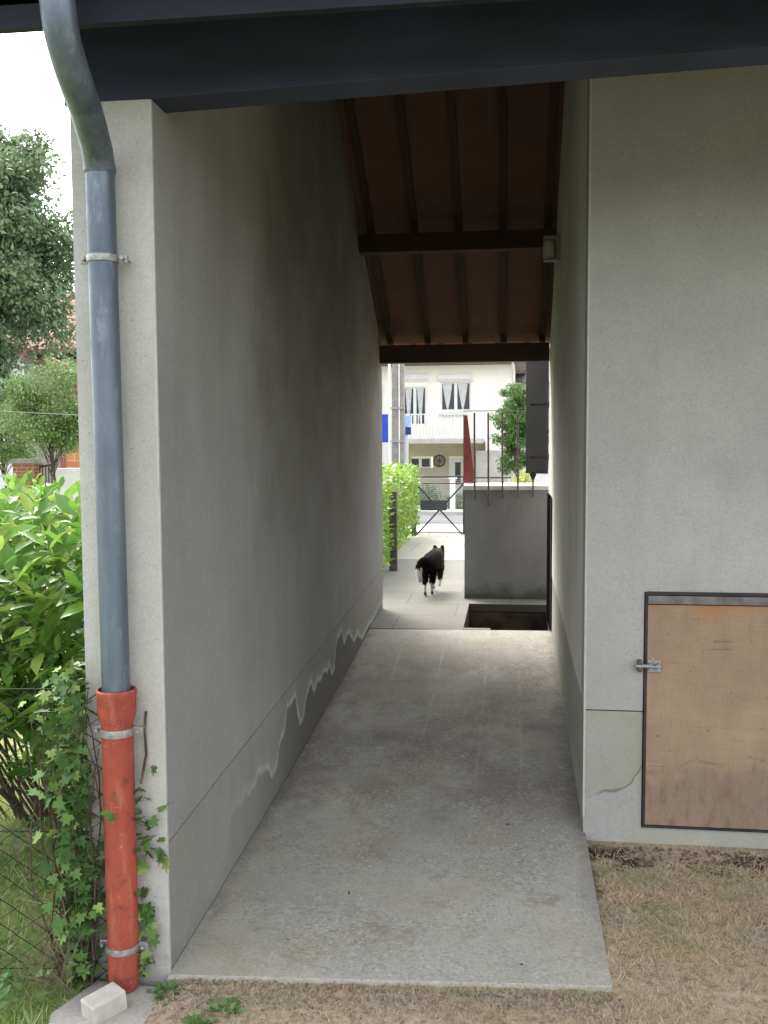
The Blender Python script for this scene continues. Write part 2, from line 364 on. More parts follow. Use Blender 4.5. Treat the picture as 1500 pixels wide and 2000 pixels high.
M['cream'] = plain('cream_render', (.90, .89, .79), .85, .04, 1.5)
M['cream_low'] = plain('beige_render', (.50, .46, .36), .85, .08, 1.5)
M['pit'] = plain('dark_pit_wall', (.15, .11, .085), .95, .35, 3.5, bump=.3)
M['asphalt'] = plain('street_surface', (.115, .118, .12), .9, .1, 3, bump=.2)
M['kerb'] = plain('kerb_stone', (.5, .49, .46), .85, .1, 4)
M['poleconc'] = plain('pole_concrete', (.33, .31, .28), .9, .15, 5, bump=.2)
M['blue'] = plain('sign_blue', (.02, .075, .55), .4, .03, 3)
M['ltblue'] = plain('sign_pale_blue', (.38, .52, .85), .4, .05, 3)
M['navy'] = plain('sign_navy', (.03, .045, .2), .4, .05, 3)
M['darkgreen'] = plain('green_post', (.02, .06, .035), .5, .2, 8)
M['darkpanel'] = plain('dark_panel', (.05, .055, .07), .5, .1, 4)
M['curtain'] = plain('curtain', (.62, .64, .64), .9, .12, 12)
M['stem'] = plain('brown_stem', (.13, .095, .065), .9, .3, 20)
M['bark'] = plain('bark', (.12, .10, .08), .95, .3, 8, bump=.5)
M['brickpale'] = plain('pale_block', (.52, .49, .43), .85, .12, 12, bump=.4)
M['lampglass'] = plain('lamp_diffuser', (.55, .55, .46), .4, .05, 8)
M['lampbase'] = plain('lamp_base', (.32, .31, .27), .6, .1, 8)
def glass(name, c=(.03, .035, .04)):
    m = N(name, .12, .6); return m.out(c)
M['glass'] = glass('window_glass')
def leaf(name, a, b, c=None, rough=.4, trans=.25, spec=.5, patch=None):
    m = N(name, rough, spec); g = m.n('ShaderNodeNewGeometry'); r_ = g.outputs['Random Per Island']
    x = m.mix(r_, a, b)
    if c: x = m.mix(m.ramp(m.math('FRACT', m.math('MULTIPLY', r_, 17.3)), .8, .9), x, c)
    x = m.mix(m.ramp(m.noise(30, 3), .4, .7, 0, .25), x, tuple(q*.6 for q in a))
    if patch:
        for k, pc in enumerate(patch): x = m.mix(m.ramp(m.noise(2.6+k, 4, .6, m.map((1, 1, 1), (k*5, k*3, 0))), .53, .66, 0, .62), x, pc)
    m.out(x)
    tr = m.n('ShaderNodeBsdfTranslucent'); m.L(x, tr.inputs[0]); mx = m.n('ShaderNodeMixShader'); mx.inputs[0].default_value = trans
    m.L(m.b.outputs[0], mx.inputs[1]); m.L(tr.outputs[0], mx.inputs[2]); m.L(mx.outputs[0], m.t.nodes['Material Output'].inputs[0]); return m.m
M['laurel'] = leaf('laurel_leaf', (.085, .20, .035), (.21, .40, .06), (.33, .46, .09), .3, .35)
M['ivy'] = leaf('ivy_leaf', (.04, .10, .025), (.12, .22, .055), (.24, .32, .10), .6, .12, .3)
M['treeleaf'] = leaf('tree_leaf', (.10, .17, .08), (.20, .29, .15), (.32, .38, .23), .5, .3)
M['treeleaf2'] = leaf('pale_tree_leaf', (.17, .28, .10), (.28, .40, .17), (.38, .46, .25), .6, .35, .3)
M['shrubleaf'] = leaf('shrub_leaf', (.09, .18, .05), (.16, .28, .08), None, .5, .3)
M['hedgeleaf'] = leaf('hedge_leaf', (.13, .25, .035), (.25, .40, .06), (.36, .46, .1), .45, .4)
M['yellowleaf'] = leaf('yellow_leaf', (.30, .36, .08), (.5, .5, .18), None, .5, .4)
M['grass'] = leaf('lawn_blade', (.16, .30, .06), (.34, .44, .14), (.58, .52, .30), .55, .3)
M['drygrass'] = leaf('dry_blade', (.74, .61, .43), (.46, .35, .23), (.34, .39, .19), .7, .2, .2, ((.50, .33, .16), (.46, .42, .33), (.30, .36, .15)))
M['drystem'] = leaf('dry_stem', (.13, .10, .065), (.24, .20, .13), None, .8, .1, .2)
def soil(name, a, b, c):
    m = N(name, .95, .15); x = m.mix(m.ramp(m.noise(3.5, 5, .6), .4, .62), a, b); x = m.mix(m.ramp(m.noise(28, 4, .7), .45, .65, 0, .7), x, c)
    m.bump(m.noise(45, 5, .7), .8, .02); return m.out(x)
def terrain_mat():
    m = N('ground_soil', .95, .15); x, y, z = m.xyz()
    dry = m.mix(m.ramp(m.noise(3.2, 5, .6), .4, .62), (.42, .33, .23), (.50, .41, .29))
    dry = m.mix(m.ramp(m.noise(28, 4, .7), .45, .65, 0, .7), dry, (.14, .10, .07))
    grn = m.mix(m.ramp(m.noise(1.5, 5, .6), .4, .62), (.14, .22, .05), (.34, .33, .15))
    grn = m.mix(m.ramp(m.noise(28, 4, .7), .45, .65, 0, .6), grn, (.08, .09, .035))
    hole = m.math('MULTIPLY', m.ramp(m.noise(3.2, 4, .6, m.map((1, 1.6, 1), (1, 0, 0))), .47, .53), m.math('MULTIPLY', m.ramp(y, 4.10, 4.22), m.ramp(y, 4.40, 4.36, .2, 1)))
    dry = m.mix(hole, dry, (.05, .037, .026))
    f = m.ramp(m.math('ADD', x, m.ramp(m.noise(4, 3), .3, .7, -.2, .2)), -1.45, -1.2)
    gb = m.ramp(y, 1.2, 2.0); grn = m.mix(m.math('MULTIPLY', m.ramp(y, 2.2, 1.2), .85), grn, (.095, .105, .07)); f = m.math('MULTIPLY', f, gb)
    m.bump(m.noise(45, 5, .7), .8, .02); return m.out(m.mix(f, grn, dry))
M['terrain'] = terrain_mat()
# ---------------------------------------------------------------- ground
def zg(Y):
    return float(np.interp(Y, [-50, 3.2, 4.4, 6.5, 8.1, 9.6, 18, 20, 33, 60, 400], [-.035, -.035, .035, .14, .27, .30, .12, .03, -.62, -.62, -.62]))
XL, XLO, XR, YP, YF = -1.194, -1.474, .335, 3.2, 4.45
xs = [-150, -40, -12, -6, -3, XLO+.05, XL-.05, -1.1, XR+.01, 1.2, 2.5, 5, 12, 40, 150]; ys = [-40, -5, 1, 2.3, 3.14, 3.4, 3.95, 4.5, 6.5, 8.1, 9.75, 12, 18, 20, 26, 33, 60, 400]
g = MB()
for j in range(len(ys)-1):
    for i in range(len(xs)-1):
        x0, x1, y0, y1 = xs[i], xs[i+1], ys[j], ys[j+1]
        if x0 > XLO and x1 <= 5 and y0 >= 3.14 and y1 <= 9.75 and not (x0 > .3 and y1 <= 4.5): continue
        zc_ = lambda x, y: zg(y) + (max(0, min(1, (x+1.244)/.144))*.032+max(0, min(1, (x+1.2)/1.5))*.040 if 0 < y < 3.9 else 0)
        g.add([(x0, y0, zc_(x0, y0)), (x1, y0, zc_(x1, y0)), (x1, y1, zc_(x1, y1)), (x0, y1, zc_(x0, y1))], [(0, 1, 2, 3)])
tag(g.build('ground', M['terrain']), kind='structure')
# passage floor: bilinear sheet with thickness, the stairwell left open
fy = [3.17, 3.6, 4.5, 5.5, 6.5, 7.4, 8.1]; fl_ = [.006, .014, .05, .10, .155, .22, .285]; fr_ = [.046, .050, .075, .13, .19, .25, .30]
def zf(x, y):
    t = min(1, max(0, (x-XL)/(XR-XL))); return float(np.interp(y, fy, fl_)*(1-t)+np.interp(y, fy, fr_)*t)
pf = MB(); nx = 6
cx = [XL-.0 + (.345-XL)*i/nx for i in range(nx+1)]
fy2 = sorted(set(fy + [3.3, 3.9, 5.0, 6.0, 7.0, 7.8]))
for i in range(nx):
    ya, yb = 3.182+.045*i/nx, 3.182+.045*(i+1)/nx
    pf.add([(cx[i], ya, zf(cx[i], ya)), (cx[i+1], yb, zf(cx[i+1], yb)), (cx[i+1], 3.3, zf(cx[i+1], 3.3)), (cx[i], 3.3, zf(cx[i], 3.3))], [(0, 1, 2, 3)])
for a, b in zip(fy2[1:-1], fy2[2:]):
    for i in range(nx):
        pf.add([(cx[i], a, zf(cx[i], a)), (cx[i+1], a, zf(cx[i+1], a)), (cx[i+1], b, zf(cx[i+1], b)), (cx[i], b, zf(cx[i], b))], [(0, 1, 2, 3)])
wob = [random.uniform(-.012, .012) for _ in range(40)]
n_ = 40; top = [(XL+(.345-XL)*i/n_, 3.17+.012+.045*i/n_) for i in range(n_+1)]; wob = [random.uniform(-.010, .008)+.006*math.sin(k*.9) for k in range(n_+1)]
for i in range(n_):       # broken front edge
    a, b = top[i], top[i+1]; za, zb1 = zf(*a), zf(*b)
    pf.add([(a[0], a[1], za), (b[0], b[1], zb1), (b[0], b[1]-.014+wob[i+1], zb1-.010), (a[0], a[1]-.014+wob[i], za-.010)], [(3, 2, 1, 0)])
    pf.add([(a[0], a[1]-.014+wob[i], za-.010), (b[0], b[1]-.014+wob[i+1], zb1-.010), (b[0], b[1]-.008, -.12), (a[0], a[1]-.008, -.12)], [(3, 2, 1, 0)])
for a, b in [(3.227, 3.3)]+list(zip(fy2[1:-1], fy2[2:])):
    pf.add([(.345, a, zf(.345, a)), (.345, b, zf(.345, b)), (.352, b, zf(.345, b)-.12), (.352, a, zf(.345, a)-.12)], [(3, 2, 1, 0)])
tag(pf.build('passage_floor', M['concrete']), kind='structure')
PX0, PY0, PY1, ZP = -.40, 8.1, 9.3, .30
sl_ = MB()
def sheet(mb, x0, x1, y0, y1, za, zb, t=.08):
    mb.add([(x0,y0,za),(x1,y0,za),(x1,y1,zb),(x0,y1,zb),(x0,y0,za-t),(x1,y0,za-t),(x1,y1,zb-t),(x0,y1,zb-t)], [(0,1,2,3),(4,7,6,5),(0,4,5,1),(1,5,6,2),(2,6,7,3),(3,7,4,0)])
sheet(sl_, XL-.12, PX0, 8.1, 9.75, .292, .315); sheet(sl_, PX0, XR+.06, PY1, 9.58, .312, .318)
sheet(sl_, PX0, -.17, 8.1, 8.17, .296, .298, .05)
sheet(sl_, -1.62, -.44, 9.75, 13.3, .315, .245)
tag(sl_.build('path', M['slabs']), kind='structure')
pp = MB(); sheet(pp, -1.72, 1.6, 13.3, 18.2, .245, .135)
tag(pp.build('pale_path', M['tiles_pale']), kind='structure')
st = MB()
st.add([(-80, 20, zg(20)+.02), (80, 20, zg(20)+.02), (80, 31, zg(31)+.02), (-80, 31, zg(31)+.02)], [(0, 1, 2, 3)])
tag(st.build('road', M['asphalt']), kind='structure')
sw = MB(); sheet(sw, -80, 80, 18.25, 19.98, zg(18)+.04, zg(20)+.12, .2); sheet(sw, -80, 80, 31.02, 33.4, zg(31)+.13, zg(33)+.13, .25)
tag(sw.build('pavement', M['kerb']), kind='structure')

# ---------------------------------------------------------------- the house with the passage
house = empty('house', (XR, YF, 0)); tag(house, 'grey rendered house with roofed passage, dark beam across the front and clay-coloured ceiling', 'house')
SL = .62; YR = 5.54
def zu(Y):   # underside of the rafters
    return 3.33+SL*(Y-3.2) if Y < YR-.05 else 2.80+SL*(8.9-Y)
YR = (2.80+SL*8.9-3.33+SL*3.2)/(2*SL); ZR = 3.33+SL*(YR-3.2)
def zu(Y): return 3.33+SL*(Y-3.2) if Y < YR else 2.80+SL*(8.9-Y)
lw = MB(); gL = lambda Y: .475+(Y-3.2)*.0385       # groove height on the left wall
core = [(YP, -.3), (9.0, -.3), (9.0, zu(9.0)), (YR, ZR), (3.36, zu(3.36)), (3.36, 3.02), (YP, 3.02)]
lw.prism(core, 'x', XLO, XL-.012)
lw.prism([(YP+.0, gL(YP)), (9.0, gL(9)), (9.0, zu(9.0)), (YR, ZR), (3.36, zu(3.36)), (3.36, 3.02), (YP, 3.02)], 'x', XL-.012, XL)
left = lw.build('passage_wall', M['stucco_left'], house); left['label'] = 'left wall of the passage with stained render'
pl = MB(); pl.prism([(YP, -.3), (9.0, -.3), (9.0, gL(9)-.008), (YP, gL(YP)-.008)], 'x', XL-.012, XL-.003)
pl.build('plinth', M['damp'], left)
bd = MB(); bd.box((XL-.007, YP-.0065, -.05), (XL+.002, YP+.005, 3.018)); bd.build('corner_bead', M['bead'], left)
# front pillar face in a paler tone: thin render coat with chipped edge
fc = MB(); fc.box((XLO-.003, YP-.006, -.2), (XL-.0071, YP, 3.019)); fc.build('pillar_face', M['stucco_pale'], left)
# right: front wall (Y=YF) and side wall (X=XR), opening for the hatch
DX0, DZ0, DZ1 = .595, .115, 1.20; GR = .655
rw = MB(); XE = 5.0; T = .2
ztop = zu(YF)
rw.box((XR, YF, GR), (DX0, YF+T, ztop)); rw.box((DX0, YF, DZ1), (XE, YF+T, ztop)); rw.box((2.1, YF, DZ0-.2), (XE, YF+T, DZ1))
fw = rw.build('front_wall', M['stucco'], house)
fp = MB(); fp.box((XR, YF+.003, -.1), (DX0, YF+T, GR-.007)); fp.box((DX0, YF+.003, -.1), (2.1, YF+T, DZ0-.004)); fp.build('plinth', M['plinth'], fw)
sw_ = MB(); gR = lambda Y: .66+(Y-YF)*.026
outl = [(YF+T, gR(YF+T)), (8.1, gR(8.1)), (8.1, zu(8.1)), (YR, ZR), (YF+T, zu(YF+T))]
sw_.prism(outl, 'x', XR, XR+.2)
sw_.prism([(9.0, 1.4), (9.0, zu(9)), (8.1, zu(8.1)), (8.1, 1.4)], 'x', XR+.004, XR+.2)
sidew = sw_.build('side_wall', M['stucco_side'], house)
sp_ = MB(); sp_.prism([(YF+T, -.2), (8.1, -.2), (8.1, gR(8.1)-.008), (YF+T, gR(YF+T)-.008)], 'x', XR+.003, XR+.2); sp_.build('plinth', M['plinth'], sidew)
bd = MB(); bd.box((XR-.003, YF-.003, .15), (XR+.006, YF+.004, ztop)); bd.build('corner_bead', M['bead'], fw)
# basement door frame at the stairwell (seen edge-on)
bf = MB(); bf.box((XR-.012, 8.1, -1.0), (XR+.2, 8.16, 1.4)); bf.box((XR-.012, 8.94, -1.0), (XR+.2, 9.0, 1.4)); bf.box((XR+.03, 8.16, -1), (XR+.2, 8.94, 1.4))
bf.build('cellar_door', M['frame_metal'], house)
# far wall of the house (rest of the building behind, closes the interior)
bw = MB(); bw.box((XR+.2, 8.75, -.3), (XE, 8.95, zu(8.95)-.02)); bw.box((XE-.2, YF+T, -.2), (XE, 8.75, 2.9)); bw.build('rear_wall', M['stucco'], house)
# beams
fb = MB(); zb = lambda x: 3.018+(x+1.36)*.028
def tilt_beam(mb, x0, x1, y0, y1, hb, ht):
    mb.add([(x0,y0,zb(x0)),(x1,y0,zb(x1)),(x1,y1,zb(x1)),(x0,y1,zb(x0)),(x0,y0,ht),(x1,y0,ht),(x1,y1,ht),(x0,y1,ht)], [(0,3,2,1),(4,5,6,7),(0,1,5,4),(1,2,6,5),(2,3,7,6),(3,0,4,7)])
tilt_beam(fb, -1.50, XE, 3.2, 3.35, 0, 3.325)
o = fb.build('beam', M['beam'], house, bevel=.004); o['label'] = 'big dark blue-grey front beam resting on the pillar'
for Yb, hb in ((7.66, .14), (8.86, .16)):
    b_ = MB(); z1 = zu(Yb+.12)-.004 if Yb > YR else zu(Yb); b_.box((XL+.002, Yb, z1-hb), (XR-.002, Yb+.12, z1)); b_.build('beam', M['rafter'], house)
rb = MB(); rb.box((XL+.002, YR-.05, ZR-.22), (XR-.002, YR+.05, ZR-.05)); rb.build('ridge_beam', M['rafter'], house)
for k in range(5):       # rafters on both slopes
    xc = -1.11+.345*k
    r1 = MB(); r1.bar((xc, YR+.02, ZR+.045), (xc, 9.0, zu(9.0)+.045), .055, .055); r1.build('rafter', M['rafter'], house)
    r1 = MB(); r1.bar((xc, 2.9, zu(2.9)+.045), (xc, YR-.02, ZR+.045), .055, .055); r1.build('rafter', M['rafter'], house)
cl = MB()
cl.add([(-1.95, 2.87, zu(2.87)+.078), (XE+.3, 2.87, zu(2.87)+.078), (XE+.3, YR, ZR+.078), (-1.95, YR, ZR+.078), (-1.95, 9.06, zu(9.06)+.078), (XE+.3, 9.06, zu(9.06)+.078)], [(3, 2, 1, 0), (4, 5, 2, 3)])
cl.build('ceiling_boards', M['ceiling'], house)
rf = MB(); rf.prism([(2.83, zu(2.83)+.083), (YR, ZR+.083), (9.1, zu(9.1)+.083), (9.1, zu(9.1)+.18), (YR, ZR+.2), (2.83, zu(2.83)+.18)], 'x', -1.96, XE+.31)
rf.build('roof', M['rooftile'], house)
so_ = MB(); so_.add([(-1.9, 2.885, 3.135), (XE, 2.885, 3.135), (XE, 3.198, 3.325), (-1.9, 3.198, 3.325)], [(0, 1, 2, 3)])
so_.add([(-1.9, 2.885, 3.150), (XE, 2.885, 3.150), (XE, 3.198, 3.34), (-1.9, 3.198, 3.34)], [(3, 2, 1, 0)])
for i in range(4): pass
so_.build('soffit', M['beam'], house)
fa = MB(); fa.box((-1.97, 2.83, 3.115), (XE+.33, 2.862, 3.46)); fa.build('fascia', M['fascia'], house)
vb = MB(); vb.bar((-1.94, 2.88, zu(2.88)+.05), (-1.94, YR, ZR+.05), .02, .16); vb.bar((-1.94, YR, ZR+.05), (-1.94, 9.05, zu(9.05)+.05), .02, .16); vb.build('verge_board', M['beam'], house)
# gutter
gu = MB(); prof = [(.07*math.cos(a), .07*math.sin(a)) for a in np.linspace(math.pi, 2*math.pi, 9)]; pin = [(.064*math.cos(a), .064*math.sin(a)) for a in np.linspace(2*math.pi, math.pi, 9)]
gu.prism([(2.74+p[0], 3.30+p[1]) for p in prof+pin], 'x', -1.97, XE+.3)
tag(gu.build('gutter', M['zinc']), 'grey zinc half-round gutter along the front eave above the downpipe', 'gutter')
# hatch door
hd = MB(); hd.box((DX0+.016, YF-.006, DZ0+.014), (2.08, YF+.016, DZ1-.058))
hatch = hd.build('hatch', M['plywood'], house); hatch['label'] = 'weathered brown plywood hatch with damp-stained foot'
hf = MB(); hf.box((DX0+.004, YF-.009, DZ0), (DX0+.014, YF+.1, DZ1)); hf.box((DX0+.014, YF-.008, DZ1-.012), (2.1, YF+.1, DZ1+.002)); hf.box((DX0+.014, YF-.007, DZ0), (2.1, YF+.1, DZ0+.011))
hf.build('frame', M['frame_metal'], hatch)
hr = MB(); hr.box((DX0+.016, YF-.014, DZ1-.052), (2.08, YF+.012, DZ1-.016)); hr.build('top_rail', M['frame_grey'], hatch)
la = MB(); zl = at(1270, 1299, YF).z
la.box((.612, YF-.012, zl-.03), (.672, YF-.006, zl+.026)); la.tube([(.555, YF-.026, zl), (.668, YF-.026, zl)], .0095, 10)
la.box((.618, YF-.034, zl-.014), (.630, YF-.012, zl+.014)); la.box((.652, YF-.034, zl-.014), (.664, YF-.012, zl+.014))
la.tube([(.641, YF-.026, zl), (.641, YF-.055, zl+.022)], .005, 8); la.box((.628, YF-.013, zl+.026), (.640, YF-.006, zl+.036))
la.build('bolt', M['galv'], hatch, bevel=.001)
lk = MB(); lk.box((.566, YF-.034, zl-.026), (.584, YF-.002, zl+.026)); lk.build('keeper', M['rust'], hatch, bevel=.002)
# window shutter at the far end of the passage wall
shp = empty('window_shutter', (XR, 9.15, 1.45)); 
a0, a1 = at(1030, 700, 9.35), at(1070, 700, 9.15); zt = a0.z+.1; zb_ = at(1050, 925, 9.2).z
sh = MB(); sh.bar((a0.x, 9.35, (zt+zb_)/2), (a1.x, 9.15, (zt+zb_)/2), .03, zt-zb_); shb = sh.build('panel', M['shutter'], shp)
for k in range(16):
    z_ = zb_+.05+(zt-zb_-.1)*k/15
for k in range(2):
    sl2 = MB(); z_ = at(1060, (790, 893)[k], 9.1).z; sl2.box((a1.x-.16, 9.105, z_-.012), (a1.x+.02, 9.118, z_+.012)); sl2.tube([(a1.x+.012, 9.12, z_-.03), (a1.x+.012, 9.12, z_+.03)], .009, 8); sl2.build('hinge', M['iron'], shp)
sc_ = MB(); c_ = at(1041, 928, 9.2); sc_.box((c_.x-.03, 9.2, c_.z-.0), (c_.x+.03, 9.24, c_.z+.03)); sc_.prism([(c_.x-.03, c_.z), (c_.x+.03, c_.z), (c_.x+.008, c_.z-.045), (c_.x-.008, c_.z-.045)], 'y', 9.2, 9.235)
sc_.build('catch', M['iron'], shp)
tag(shp, 'dark brown window shutter swung out above the bars at the passage end', 'shutter'); fix(shp)

fix(house)
# ---------------------------------------------------------------- stairwell, parapet, bars
pit = MB(); zb0 = -1.1
pit.add([(PX0, PY0, ZP-.085), (XR, PY0, ZP-.085), (XR, PY1, ZP-.06), (PX0, PY1, ZP-.06), (PX0, PY0, zb0), (XR, PY0, zb0), (XR, PY1, zb0), (PX0, PY1, zb0)],
        [(0, 1, 5, 4), (1, 2, 6, 5), (2, 3, 7, 6), (3, 0, 4, 7), (4, 5, 6, 7)])
for k in range(4): pit.box((PX0+.002, PY1-.002-.22*(k+1), zb0), (PX0+.3, PY1-.004-.22*k, ZP-.28-.2*k))
tag(pit.build('stairwell', M['pit']), kind='structure')
par = empty('parapet_wall', (-.04, 9.6, .32)); tag(par, 'low grey rendered parapet with white coping beyond the stairwell', 'wall')
YPW = 9.6; pa, pb_ = at(907, 1168, YPW), at(1071, 1168, YPW); zc0 = at(980, 957, YPW).z; zc1 = at(980, 947.5, YPW).z
pw = MB(); pw.box((pa.x, YPW, .2), (pb_.x+.1, YPW+.16, zc0)); pw.build('wall', M['parapet'], par)
cp = MB(); cp.prism([(YPW-.01, zc0), (YPW+.22, zc0), (YPW+.22, zc0+.05), (YPW+.1, zc0+.065), (YPW-.01, zc0+.042)], 'x', pa.x-.008, pb_.x+.1); cp.build('coping', M['coping'], par, bevel=.004)
fix(par)
rl = empty('iron_railing', (.0, 9.57, 1.2)); tag(rl, 'thin rusty iron bars hung on a rail in front of the parapet', 'railing')
q0, q1 = at(905, 803, 9.55), at(1079, 801, 9.55)
t_ = MB(); t_.bar(q0, q1, .006, .009); t_.build('rail', M['galv'], rl)
for px, yb in ((926.5, 974), (953.5, 989), (981, 974), (1011, 973), (1040.5, 971)):
    a, b = at(px, 806, 9.56), at(px+.6, yb, 9.56); t_ = MB(); t_.tube([a, b], .0095, 8); t_.build('bar', M['rust'], rl, True)
fix(rl)
rp = MB(); p4 = [at(905, 957, 9.72), at(930, 957, 9.72), at(913, 812, 9.72), at(905, 810, 9.72)]
rp.prism([(p.x, p.z) for p in p4], 'y', 9.70, 9.76)
tag(rp.build('steel_post', M['oxide'], bevel=.003), 'tapered rust-red painted steel post standing on the parapet end', 'post')

# ---------------------------------------------------------------- wall lamp
lp = empty('wall_lamp', (XR, 7.2, 3.2)); c_ = at(1088, 486, 7.2)
YLm = 7.12; zc = at(1088, 486, YLm).z
b_ = MB(); b_.box((XR-.03, YLm-.05, zc-.09), (XR, YLm+.06, zc+.09)); b_.build('base', M['lampbase'], lp, bevel=.006)
b_ = MB(); b_.lathe([(0, .03), (.028, .028), (.04, .015), (.045, -.02), (.045, -.09), (.03, -.105), (0, -.108)], (XR-.075, YLm, zc+.03), 20); b_.build('diffuser', M['lampglass'], lp, True)
b_ = MB(); b_.box((XR-.115, YLm-.045, zc-.085), (XR-.03, YLm+.045, zc-.075)); b_.build('bracket', M['lampbase'], lp); b_ = MB(); b_.box((XR-.115, YLm-.045, zc+.062), (XR-.03, YLm+.045, zc+.085)); b_.build('bracket', M['lampbase'], lp)
tag(lp, 'small grey wall lamp high on the right passage wall', 'wall lamp'); fix(lp)

# ---------------------------------------------------------------- downpipe
dp = empty('downpipe', (-1.36, 3.12, -.1)); tag(dp, 'grey zinc downpipe in a red plastic socket fixed to the pillar front', 'downpipe')
def pp_(px, py, Y): return at(px, py, Y)
PYc = 3.125
topz = at(197, 330, PYc)
ctrl = [(108, -110, 2.72), (108, -50, 2.70), (112, 0, 2.70), (120, 60, 2.72), (132, 110, 2.76), (150, 165, 2.83), (168, 215, 2.93), (181, 260, 3.02), (190, 295, 3.09), (195, 330, PYc)]
P_ = [at(*c) for c in ctrl]
# smooth the swan neck
def cr(P, m=5):
    o = []
    for i in range(len(P)-1):
        a, b, c, d = P[max(i-1, 0)], P[i], P[i+1], P[min(i+2, len(P)-1)]
        for k in range(m):
            t = k/m; o.append(.5*((2*b)+(-a+c)*t+(2*a-5*b+4*c-d)*t*t+(-a+3*b-3*c+d)*t**3))
    return o+[P[-1]]
nk = MB(); nk.tube(cr(P_), .050, 24); nk.build('swan_neck', M['zinc'], dp, True)
lo = at(227, 1352, PYc)
zp = MB(); zp.tube([P_[-1]+Vector((0, 0, .012)), lo], .0475, 28); zp.build('zinc_pipe', M['zinc'], dp, True)
def ring(mb, c, r, w_, n=28, ax=None):
    mb.lathe([(r-.004, -w_/2), (r, -w_/2), (r+.002, 0), (r, w_/2), (r-.004, w_/2)], c, n)
rg = MB(); ring(rg, P_[-1], .0515, .018); ring(rg, P_[-1]+Vector((0, 0, -.012)), .0495, .008); rg.build('joint_collar', M['zinc'], dp, True)
bot = at(243, 1940, PYc)
s0 = at(227, 1345, PYc); s1 = at(229, 1400, PYc); s2 = at(230, 1422, PYc)
rdp = MB()
def axis_at(t): return s0.lerp(bot, t)
Lr = (s0-bot).length
secs = [(0, .0615), (.004, .068), (.02, .0685), (.024, .066), (.075, .0655), (.095, .0625), (.115, .055), (.12, .0535), (Lr-.07, .0535), (Lr-.03, .050), (Lr, .024)]
V = []
pts_ = [axis_at(d/Lr) for d, r in secs]; rdp.tube(pts_, [r for d, r in secs], 30, False)
rdp.tube([axis_at(.001), axis_at(.10/Lr)], [.0610, .0490], 30, False)
rdp.build('red_pipe', M['pvc'], dp, True)
def clamp(c, r, lugs=(-1, 1), mat='galv', wd=.022):
    k = MB(); ring(k, c, r+.004, wd); 
    cc = k.build('clamp', M[mat], dp, True)
    for s_ in lugs:
        l = MB(); l.box((c.x+s_*(r+.002), c.y-.004+.01, c.z-.013), (c.x+s_*(r+.034), c.y+.008+.01, c.z+.013)); l.tube([(c.x+s_*(r+.02), c.y-.012, c.z), (c.x+s_*(r+.02), c.y+.02, c.z)], .0065, 8)
        l.tube([(c.x+s_*(r+.02), c.y, c.z), (c.x+s_*(r+.02), YP, c.z)], .004, 6)
        l.build('lug', M[mat], cc, bevel=.003)
clamp(at(201, 506, PYc), .0475); clamp(at(229.5, 1427, PYc), .0535, wd=.026); clamp(at(240, 1847, PYc), .0535)
fix(dp)
# little pale block and old footing beside the pipe
bk = MB(); b0, b1 = at(170, 1982, 2.93), at(236, 1950, 3.03)
bk.bar((b0.x-.0, b0.y, .0), (b1.x, b1.y, .012), .085, .07)
tag(bk.build('concrete_block', M['brickpale'], bevel=.006), 'small pale concrete block lying at the foot of the red pipe', 'block')
ft = MB(); ft.prism([(-1.45, 2.75), (-1.02, 2.80), (-.98, 3.05), (-1.15, 3.14), (-1.45, 3.16), (-1.52, 2.95)], 'z', -.12, -.022)
tag(ft.build('footing', M['concrete']), kind='structure')

# ---------------------------------------------------------------- chain-link fence
fe = empty('chain_link_fence', (-1.5, 3.05, 0)); tag(fe, 'rusty chain-link fence running left from the pillar foot, overgrown with ivy', 'fence')
FX0, FX1, FZ = -1.45, -3.6, 1.06
ff = lambda x: 3.17+(x-FX0)*.12       # fence line, y for x
wm = MB(); pitch = .064; hh_ = .046
nW = int((FX0-FX1)/pitch)
for i in range(nW):
    x = FX0-pitch*i; pts = []
    nz = int(FZ/hh_)
    for k in range(nz+1):
        xx = x+(pitch*.5 if ((k+i) % 2) else -pitch*.5)
        pts.append((xx+random.uniform(-.002, .002), ff(xx)+(.002 if (k+i) % 2 else -.002), .0+k*hh_-.04))
    wm.tube(pts, .0026, 4, False)
wm.build('mesh', M['mesh_wire'], fe)
tw = MB()
for z_ in (.02, .52, 1.03):
    tw.tube([(FX0, ff(FX0)-.003, z_), ((FX0+FX1)/2, ff((FX0+FX1)/2)-.003, z_-.006), (FX1, ff(FX1)-.003, z_)], .002, 5); 
tw.build('tension_wire', M['mesh_wire'], fe)
for px_ in (-2.45, -3.6):
    p_ = MB(); p_.tube([(px_, ff(px_)+.03, -.1), (px_, ff(px_)+.03, 1.12)], .02, 10); p_.build('post', M['darkgreen'], fe)
fix(fe)

# ---------------------------------------------------------------- plants
def rnd(n, a, b): return RNG.uniform(a, b, n)
